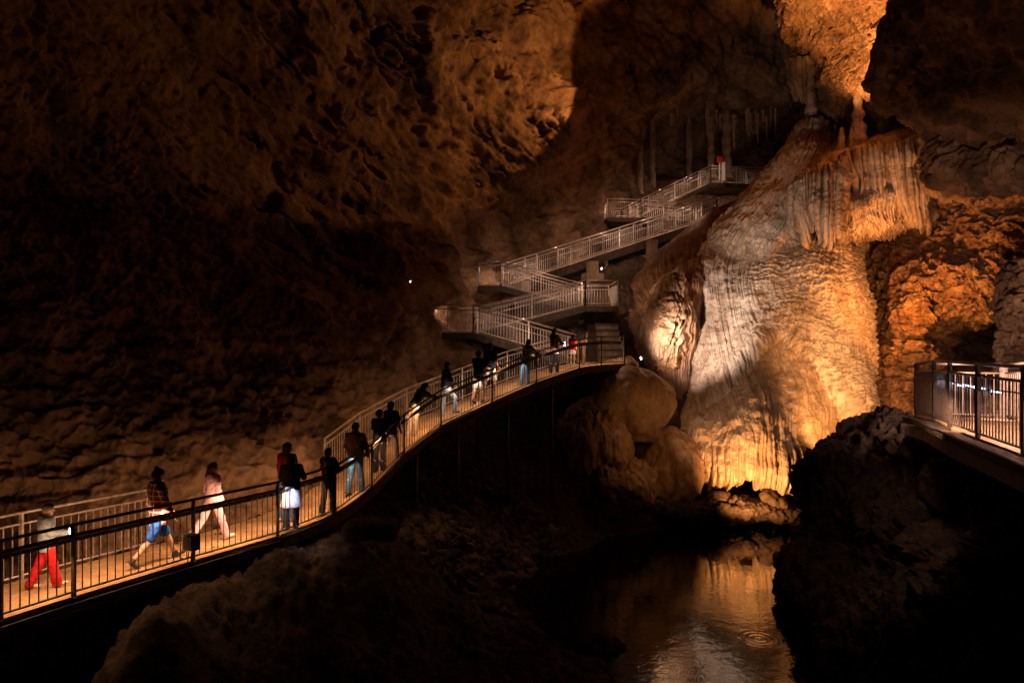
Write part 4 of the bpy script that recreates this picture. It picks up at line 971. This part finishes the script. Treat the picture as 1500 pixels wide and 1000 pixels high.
# tartan
m, nt, b = newmat('tartan'); L = nt.links; tc = nd(nt, 'ShaderNodeTexCoord'); sp = nd(nt, 'ShaderNodeSeparateXYZ'); L.new(tc.outputs['Object'], sp.inputs[0])
def band(src, f, w):
    a = nd(nt, 'ShaderNodeMath', operation='MULTIPLY'); a.inputs[1].default_value = f; L.new(src, a.inputs[0])
    c = nd(nt, 'ShaderNodeMath', operation='FRACT'); L.new(a.outputs[0], c.inputs[0]); d = nd(nt, 'ShaderNodeMath', operation='LESS_THAN'); d.inputs[1].default_value = w; L.new(c.outputs[0], d.inputs[0]); return d.outputs[0]
def mixc(f, a, bcol):
    x = nd(nt, 'ShaderNodeMix', data_type='RGBA'); L.new(f, x.inputs[0])
    if isinstance(a, tuple): x.inputs[6].default_value = (*a, 1)
    else: L.new(a, x.inputs[6])
    x.inputs[7].default_value = (*bcol, 1); return x.outputs[2]
c0 = mixc(band(sp.outputs[2], 11, .5), (.22, .035, .045), (.05, .012, .02)); c0 = mixc(band(sp.outputs[0], 11, .16), c0, (.62, .52, .48)); c0 = mixc(band(sp.outputs[2], 11, .16), c0, (.66, .56, .52))
L.new(c0, b.inputs['Base Color']); b.inputs['Roughness'].default_value = .85; TARTAN = m

def person(px, D, zf, H, hd, label, top, bottom, hair=('short', 'dark'), shoes=(.05, .05, .05), legs=((0, 0), (0, 0)), arms=((5, 10, 6), (5, 10, 6)),
           lean=0, turn=0, sleeve='long', hem=.12, low='trousers', skin=None, bulk=1., extra=None, group='visitors on the footpath', nod=0, tuck=None, tuckl=.10, h=.0085):
    """legs: (hip swing, knee bend) right, left; arms: (pitch, elbow bend, outward) right, left. local +y is forward, +x is the right-hand side"""
    skin = skin or SKIN; s = H/1.75; hd = V3((*hd, 0)).normalized(); rz = math.atan2(-hd.x, hd.y)
    base = V3(((px-750)/FPX*D, D, zf))
    root = empty('person', base, rz); tag(root, label, 'person', group)
    A = lambda v: np.array(v, float)*s
    # legs
    hip = [A((.09, 0, .92)), A((-.09, 0, .92))]; J = []
    for k in (0, 1):
        a, b_ = R(legs[k][0]), R(legs[k][0]-legs[k][1]); kn = hip[k]+.43*s*np.array([0, math.sin(a), -math.cos(a)])
        an = kn+.41*s*np.array([0, math.sin(b_), -math.cos(b_)]); J.append([hip[k], kn, an])
    dz = .075*s-min(j[2][2] for j in J)
    for j in J:
        for q in j: pass
    J = [[q+np.array([0, 0, dz]) for q in j] for j in J]; piv = np.array([0, 0, .93*s+dz])
    le = R(lean)
    def up(v, yaw=0.):
        v = np.array(v, float)*s+np.array([0, 0, dz]); v = v-piv; v = np.array([v[0], v[1]*math.cos(le)+v[2]*math.sin(le), -v[1]*math.sin(le)+v[2]*math.cos(le)]); return v+piv
    P0, P1, P2, P3 = up((0, 0, .95)), up((0, -.005, 1.12)), up((0, .0, 1.33)), up((0, -.01, 1.42))
    sh = [up((.165*bulk, -.01, 1.42)), up((-.165*bulk, -.01, 1.42))]; nk, hc = up((0, -.01, 1.49)), up((0, .015, 1.62))
    nd_ = R(nod); hc = nk+(hc-nk)@np.array([[1, 0, 0], [0, math.cos(nd_), -math.sin(nd_)], [0, math.sin(nd_), math.cos(nd_)]])
    ty = R(turn); fw = np.array([-math.sin(ty), math.cos(ty), -math.sin(nd_+le*.4)*.8]); fw /= np.linalg.norm(fw); rt = np.array([math.cos(ty), math.sin(ty), 0]); uz = np.cross(rt, fw)
    AR = []
    for k, sg in ((0, 1), (1, -1)):
        pt, bd, ab = [R(v) for v in arms[k][:3]]; tw = R(arms[k][3]) if len(arms[k]) > 3 else R(8)
        d1_ = np.array([sg*math.sin(ab), math.cos(ab)*math.sin(pt), -math.cos(ab)*math.cos(pt)])
        p2 = pt+bd; d2_ = np.array([-sg*math.sin(tw)*(1 if bd > .3 else .2), math.sin(p2), -math.cos(p2)]); d2_ /= np.linalg.norm(d2_)
        el = sh[k]+.275*s*d1_; wr_ = el+.245*s*d2_; AR.append((sh[k], el, wr_, d2_))
    X = (1, 0, 0); allp = [q for j in J for q in j]+[hc+uz*.12*s]+[v for a in AR for v in a[:3]]; allp = np.array(allp)
    lo = allp.min(0)-.28*s; hi = allp.max(0)+.28*s; lo[2] = -.04
    def field(hh=h): return Field(lo, hi, hh)
    def torso(F, e=0., k=.05):
        b = bulk
        F.cap(P0, P1, .15*s*b+e, .135*s*b+e, k, X, .74); F.cap(P1, P2, .135*s*b+e, .158*s*b+e, k, X, .70); F.cap(P2, P3, .158*s*b+e, .12*s*b+e, k, X, .68)
        F.cap(sh[0]*.85+P3*.15, sh[1]*.85+P3*.15, .058*s+e, .058*s+e, .05)
    def arm(F, k, e=0., e2=0., frac=1.):
        a, el, w, _ = AR[k]; F.cap(a, el, .055*s+e, .042*s+e*.9, .025)
        if frac >= 1: F.cap(el, w, .041*s+e, .029*s+e2, .02)
    def leg(F, k, e=0., e2=0., kk=.03):
        a, kn, an = J[k][:3]; F.cap(a+np.array([0, 0, .02]), kn, .088*s+e, .055*s+e, kk); F.cap(kn, an, .054*s+e, .036*s+e2, .02)
    # body, one skin
    F = field(); torso(F); 
    for k in (0, 1):
        leg(F, k); a, kn, an = J[k][:3]; cf = kn+(an-kn)*.28+np.array([0, -.012, 0]); F.ball(cf, .056*s, .03)
        arm(F, k)
        a, el, w, d = AR[k]; sd = np.cross(d, np.array([0, 1, .3])); sd /= np.linalg.norm(sd)+1e-9; pn = np.cross(sd, d)
        palm = w+d*.075*s; F.cap(w+d*.015, palm, .026*s, .034*s, .012, sd, .5)
        for i in range(4):
            o = sd*(i-1.5)*.0205*s; Ln = (.066, .078, .074, .058)[i]*s; f0 = palm+o+d*.012; f1 = f0+(d*.93+pn*.18)*Ln*.5; f2 = f1+(d*.72+pn*.62)*Ln*.5
            F.cap(f0, f1, .0098*s, .0088*s, .004); F.cap(f1, f2, .0088*s, .0072*s, .003)
        sg = 1 if k == 0 else -1; t0 = w+d*.03-sd*.026*s; t1 = t0-sd*.026*s+d*.028*s; t2 = t1+d*.03*s-sd*.006
        F.cap(t0, t1, .0125*s, .011*s, .006); F.cap(t1, t2, .011*s, .009*s, .004)
        fo = np.array([0, 1, 0.]); hl = J[k][2]; toe = hl+fo*.15*s; lift = max(0, hl[2]-.075*s); ptch = R(legs[k][0]-legs[k][1])
        toe = hl+np.array([0, .16*s*math.cos(ptch), .16*s*math.sin(ptch)-.045*s]); toe[2] = max(toe[2], .028*s); F.cap(hl, toe, .036*s, .028*s, .02)
        J[k].append(toe)
    F.cap(nk-uz*.06*s, nk+uz*.06*s, .056*s, .050*s, .03)
    F.cap(hc+fw*.018*s-uz*.052*s, hc-fw*.006*s+uz*.03*s, .062*s, .086*s, .03)
    F.ball(hc-fw*.03*s+uz*.02*s, .082*s, .03); F.cap(hc+fw*.082*s+uz*.0, hc+fw*.104*s-uz*.026*s, .010*s, .014*s, .012)
    F.cap(hc+fw*.074*s-uz*.062*s-rt*.015*s, hc+fw*.074*s-uz*.062*s+rt*.015*s, .012*s, .012*s, .01); F.ball(hc+fw*.062*s-uz*.098*s, .018*s, .03)
    for sg in (1, -1): F.cap(hc+rt*sg*.086*s-uz*.022*s, hc+rt*sg*.092*s+uz*.018*s-fw*.008*s, .011*s, .016*s, .008)
    link('body', F.mesh('body'), skin, root)
    mb = MB()
    for sg in (1, -1):
        c = V3(hc+fw*.080*s+rt*sg*.031*s+uz*.008*s); mb = MB(); mb.tube(c-V3(rt)*.011*s, c+V3(rt)*.011*s, .007*s, 8, .007*s); mb.build('eye', EYE, root, True)
    mb = MB(); c = V3(hc+fw*.087*s-uz*.060*s); mb.tube(c-V3(rt)*.02*s, c+V3(rt)*.02*s, .005*s, 6); mb.build('mouth', LIP, root, True)
    # hair
    F = field(); style, hcol = hair
    F.cap(hc-fw*.008*s+uz*.034*s, hc-fw*.034*s+uz*.022*s, .096*s, .092*s, .02); F.ball(hc-fw*.045*s-uz*.03*s, .070*s, .03)
    F.cut(hc+fw*.05*s+uz*.0, fw-uz*.75)
    if style == 'long':
        bk = nk-fw*.085*s; F.cap(hc-fw*.05*s, bk-np.array([0, 0, .10*s]), .085*s, .075*s, .04, rt, .55); F.cap(bk-np.array([0, 0, .08*s]), up((0, -.13, 1.14)), .085*s, .05*s, .04, rt, .5)
    elif style == 'mid': F.cap(hc-fw*.045*s, nk-fw*.06*s-uz*.02*s, .088*s, .078*s, .04, rt, .7)
    elif style == 'bun': F.ball(hc-fw*.05*s+uz*.125*s, .040*s, .012)
    elif style == 'tail': F.cap(hc-fw*.10*s+uz*.01*s, hc-fw*.15*s-uz*.16*s, .034*s, .02*s, .02)
    link('hair', F.mesh('hair', .006, px), HAIR[hcol], root)
    # top
    F = field(); torso(F, .018, .06); hb = P0-np.array([0, 0, hem*s]); F.cap(P0, hb, .158*s*bulk+.012, .150*s*bulk+.02, .05, X, .76)
    for k in (0, 1):
        if sleeve == 'long': arm(F, k, .020, .022)
        elif sleeve == 'short':
            a, el, w, _ = AR[k]; F.cap(a, a+(el-a)*.72, .068*s, .062*s, .03)
    F.cut(hb-np.array([0, 0, .01]), (0, 0, -1)); F.cut(nk+uz*.012*s, uz)
    link('top', F.mesh('top', .013, px+3), top, root)
    if tuck is not None:
        F = field(); F.cap(P0-np.array([0, 0, .02]), hb-np.array([0, 0, tuckl*s]), .158*s*bulk+.006, .152*s*bulk+.014+tuckl*.12, .04, X, .76); F.cut(hb-np.array([0, 0, tuckl*1.1*s]), (0, 0, -1)); F.cut(P0+np.array([0, 0, .05]), (0, 0, 1))
        link('shirt_tail', F.mesh('shirt_tail', .006, px+4), tuck, root)
    # bottoms
    F = field(); F.cap(P0+np.array([0, 0, .02]), J[0][0]*.5+J[1][0]*.5, .152*s*bulk, .150*s*bulk, .04, X, .78)
    for k in (0, 1):
        a, kn, an = J[k][:3]
        if low == 'trousers': leg(F, k, .016, .030); F.cap(kn, an, .062*s, .058*s, .02)
        elif low == 'tight': leg(F, k, .009, .010)
        elif low == 'wide': leg(F, k, .02, .04); F.cap(kn, an+np.array([0, 0, -.01]), .072*s, .082*s, .02)
        elif low == 'shorts': F.cap(a, a+(kn-a)*.86, .100*s, .088*s, .03)
        elif low == 'capri': F.cap(a, kn, .096*s, .066*s, .03); F.cap(kn, kn+(an-kn)*.45, .066*s, .058*s, .02)
    if low == 'skirt': c = (J[0][1]+J[1][1])/2; F.cap(P0, c*.75+P0*.25, .145*s, .20*s, .03, X, .85); F.cut(c*.72+P0*.28, (0, 0, -1))
    if low in ('trousers', 'tight', 'wide'): F.cut((0, 0, min(J[0][2][2], J[1][2][2])-.035*s), (0, 0, -1))
    F.cut(P0+np.array([0, 0, .085*s]), (0, 0, 1))
    nm = {'shorts': 'shorts', 'skirt': 'skirt'}.get(low, 'trousers')
    link(nm, F.mesh(nm, .012, px+5), bottom, root)
    # shoes
    sm = plain('shoe', shoes, .6)
    for k in (0, 1):
        kn, an, toe = J[k][1], J[k][2], J[k][3]; F = field(.007); heel = an+(an-toe)*.22-np.array([0, 0, .012*s])
        F.cap(heel-np.array([0, 0, .012*s]), toe, .043*s, .036*s, .03); F.cap(an-np.array([0, 0, .01]), an+(kn-an)*.10, .050*s, .048*s, .02)
        d = (toe-heel); d /= np.linalg.norm(d); n = np.cross(d, np.array([1., 0, 0])); n = n if n[2] < 0 else -n
        lowp = (heel+toe)/2+n*.034*s; F.cut(lowp, n); o = link('shoe', F.mesh('shoe'), sm, root)
        G2 = field(.007); G2.cap(heel, toe, .048*s, .042*s, .02); G2.cut(lowp-n*.001, -n); G2.cut(lowp+n*.017, n); link('sole', G2.mesh('sole'), SOLE, o)
    root['_hands'] = [float(v) for v in np.concatenate([AR[0][2]+AR[0][3]*.09*s, AR[1][2]+AR[1][3]*.09*s])]
    return root
def hand(root, k):
    v = V3(root['_hands'][3*k:3*k+3]); return Matrix.LocRotScale(root.location, root.rotation_euler, None)@v
def phone(root, k, label, watt, aim, off=(0, 0, 0), col=CW, ang=140):
    p = hand(root, k)+V3(off); r = empty('phone', p); tag(r, label, 'phone')
    mb = MB(); mb.box((0, 0, -.075), .075, .010, .15, root.rotation_euler.z); mb.build('case', M['black'], r)
    d = V3((math.sin(-root.rotation_euler.z), math.cos(root.rotation_euler.z), 0)); mb = MB(); mb.box(-d*.008+V3((0, 0, -.068)), .066, .004, .136, root.rotation_euler.z); mb.build('screen', M['led'], r)
    lamp('SPOT', 'phone_light', p-d*.03, p+V3(aim), watt, col, .02, ang, .8)
pa = (.45, .89)
def flo(D_, f=.5):
    """height of the footpath at depth D"""
    for a, b in zip(NE[:-1], NE[1:]):
        if a.y <= D_-f <= b.y: return a.lerp(b, (D_-f-a.y)/(b.y-a.y)).z
    return NE[-1].z
p1 = person(68, 10.35, -3.725, 1.30, (.75, .6), 'boy in grey sweatshirt and red trousers holding a lit phone at the lower left', cloth((.15, .18, .20)), cloth((.36, .012, .012), .6), ('short', 'fair'), (.6, .5, .45),
  legs=((14, 4), (-14, 10)), arms=((16, 66, 4), (14, 40, 8)), nod=12, hem=.16, low='wide', bulk=1.12)
phone(p1, 0, 'lit phone held by the boy in red trousers', 5, (-.25, -.3, .1))
person(231, 11.65, -3.79, 1.72, (.62, .78), 'man in plaid shirt and bright blue shorts striding up the path', TARTAN, cloth((.02, .09, .42)), ('bun', 'dark'), (.03, .03, .035),
  legs=((-24, 22), (27, 4)), arms=((12, 14, 7), (-8, 16, 7)), nod=4, low='shorts', hem=.17, bulk=1.08)
person(312, 13.0, -3.81, 1.56, (.55, .8), 'girl in a pale pink tracksuit walking behind the front railing', cloth((.68, .44, .55)), cloth((.68, .44, .55)), ('tail', 'dark'), (.75, .72, .7),
  legs=((20, 4), (-26, 16)), arms=((4, 14, 5), (-6, 18, 6)), turn=-35, hem=.05)
person(421, 14.55, -3.83, 1.70, (.3, .95), 'person in a maroon top half hidden behind the one in the white skirt', cloth((.22, .02, .035)), cloth((.10, .16, .28)), ('mid', 'dark'), (.4, .3, .3), legs=((4, 4), (-4, 4)), arms=((4, 14, 10), (4, 14, 10)))
a = person(427, 13.95, -3.83, 1.56, (-.1, 1), 'person in a black jacket and glowing white skirt beside a railing post', cloth((.02, .02, .024)), cloth((.03, .03, .035)), ('mid', 'dark'), (.6, .5, .5), legs=((8, 10), (-8, 8)), arms=((24, 60, 14), (24, 60, 14)), low='trousers', hem=-.04, bulk=1.15, nod=14, tuck=cloth((.74, .72, .78)), tuckl=.42)
lamp('SPOT', 'torch_light', V3(a.location)+V3((.05, -.40, .98)), V3(a.location)+V3((0, -.1, .5)), 24, CW, .03, 78, .9)
person(481, 15.1, -3.83, 1.50, (.3, .95), 'woman with long dark hair in black jacket and black trousers', cloth((.022, .02, .022)), cloth((.018, .018, .02)), ('long', 'dark'), (.3, .28, .28), legs=((8, 6), (-8, 8)), arms=((30, 50, 10), (20, 30, 10)), hem=.14)
person(521, 16.6, flo(16.6), 1.78, (.25, 1), 'broad man in brown shirt and blue jeans seen from behind', cloth((.16, .11, .08)), cloth((.05, .15, .33)), ('short', 'dark'), (.12, .07, .04), legs=((12, 6), (-12, 10)), arms=((14, 20, 12), (6, 20, 12)), hem=.02, bulk=1.2)
person(556, 17.9, flo(17.9), 1.72, (.3, 1), 'person in a dark tee over a white hem and dark trousers', cloth((.02, .022, .03)), cloth((.04, .04, .05)), ('short', 'dark'), (.1, .1, .1), legs=((4, 4), (-4, 4)), arms=((10, 20, 10), (10, 20, 10)), sleeve='short', hem=0, tuck=cloth((.6, .58, .62)))
person(573, 18.4, flo(18.4), 1.76, (.4, .9), 'person with long black hair in black tee and pale grey leggings', cloth((.012, .012, .016)), cloth((.5, .5, .54)), ('long', 'dark'), (.12, .11, .11), legs=((16, 4), (-22, 14)), arms=((14, 20, 8), (4, 16, 8)), sleeve='short', hem=.08, low='tight')
person(606, 20.0, flo(20.0), 1.74, (.8, .6), 'person in dark green top and cream trousers leaning onto the back railing', cloth((.05, .08, .06)), cloth((.62, .48, .36)), ('mid', 'dark'), (.2, .1, .07), legs=((2, 4), (-8, 4)), arms=((58, 20, 8), (62, 14, 8)), lean=32, hem=.06, nod=10)
person(652, 21.3, flo(21.3), 1.74, (.9, .4), 'man in black shirt and faded jeans stepping up with one knee bent', cloth((.012, .012, .018)), cloth((.26, .36, .46)), ('short', 'dark'), (.15, .08, .05), legs=((44, 46), (-4, 2)), arms=((16, 20, 8), (-10, 14, 8)), lean=6, hem=.02)
person(701, 22.0, flo(22.0, .3), 1.74, (.55, .85), 'person in black tee and grey shorts left of the one in white shorts', cloth((.012, .014, .022)), cloth((.30, .29, .31)), ('short', 'dark'), (.04, .04, .04), legs=((10, 8), (-10, 10)), arms=((30, 50, 8), (20, 40, 8)), sleeve='short', low='shorts', skin=SKIN2)
person(718, 22.6, flo(22.6, .3), 1.78, (.5, .85), 'tall person in navy tee and white shorts', cloth((.015, .03, .06)), cloth((.62, .58, .52)), ('short', 'dark'), (.35, .33, .33), legs=((14, 8), (-16, 10)), arms=((12, 30, 8), (6, 20, 8)), sleeve='short', low='shorts', skin=SKIN2)
person(769, 23.4, flo(23.4, .4), 1.66, (.75, .65), 'woman in grey sweatshirt and blue jeans reaching for the back railing', cloth((.24, .24, .23)), cloth((.10, .20, .36)), ('mid', 'dark'), (.4, .38, .38), legs=((6, 4), (-6, 4)), arms=((52, 14, 10), (48, 18, 8)), lean=16, hem=.1, bulk=1.1)
a = person(812, 24.6, flo(24.6, .4), 1.66, (.6, .75), 'woman with long dark hair in brown top holding a white light', cloth((.17, .12, .09)), cloth((.03, .03, .035)), ('long', 'dark'), (.3, .3, .3), legs=((6, 4), (-6, 4)), arms=((34, 46, 8), (30, 50, 8)), hem=.06, tuck=cloth((.7, .7, .75)))
phone(a, 0, 'lit phone held by the woman in the brown top', 5, (-.4, -.5, -.1))
person(839, 25.3, -.87, 1.14, (.3, .9), 'small child in a red and black top with a white skirt', cloth((.5, .02, .02)), cloth((.6, .55, .55)), ('mid', 'brown'), (.5, .5, .55), legs=((4, 2), (-4, 2)), arms=((6, 10, 8), (6, 10, 8)), sleeve='short', low='skirt', hem=.06)
person(851, 26.3, -.86, 1.80, (-.2, -1), 'man in dark grey polo facing the camera with his hand on the railing', cloth((.05, .05, .05)), cloth((.20, .13, .08)), ('short', 'dark'), (.08, .06, .05), legs=((4, 2), (-4, 2)), arms=((40, 40, 30), (8, 10, 10)), sleeve='short', hem=.06, turn=20, skin=SKIN2)
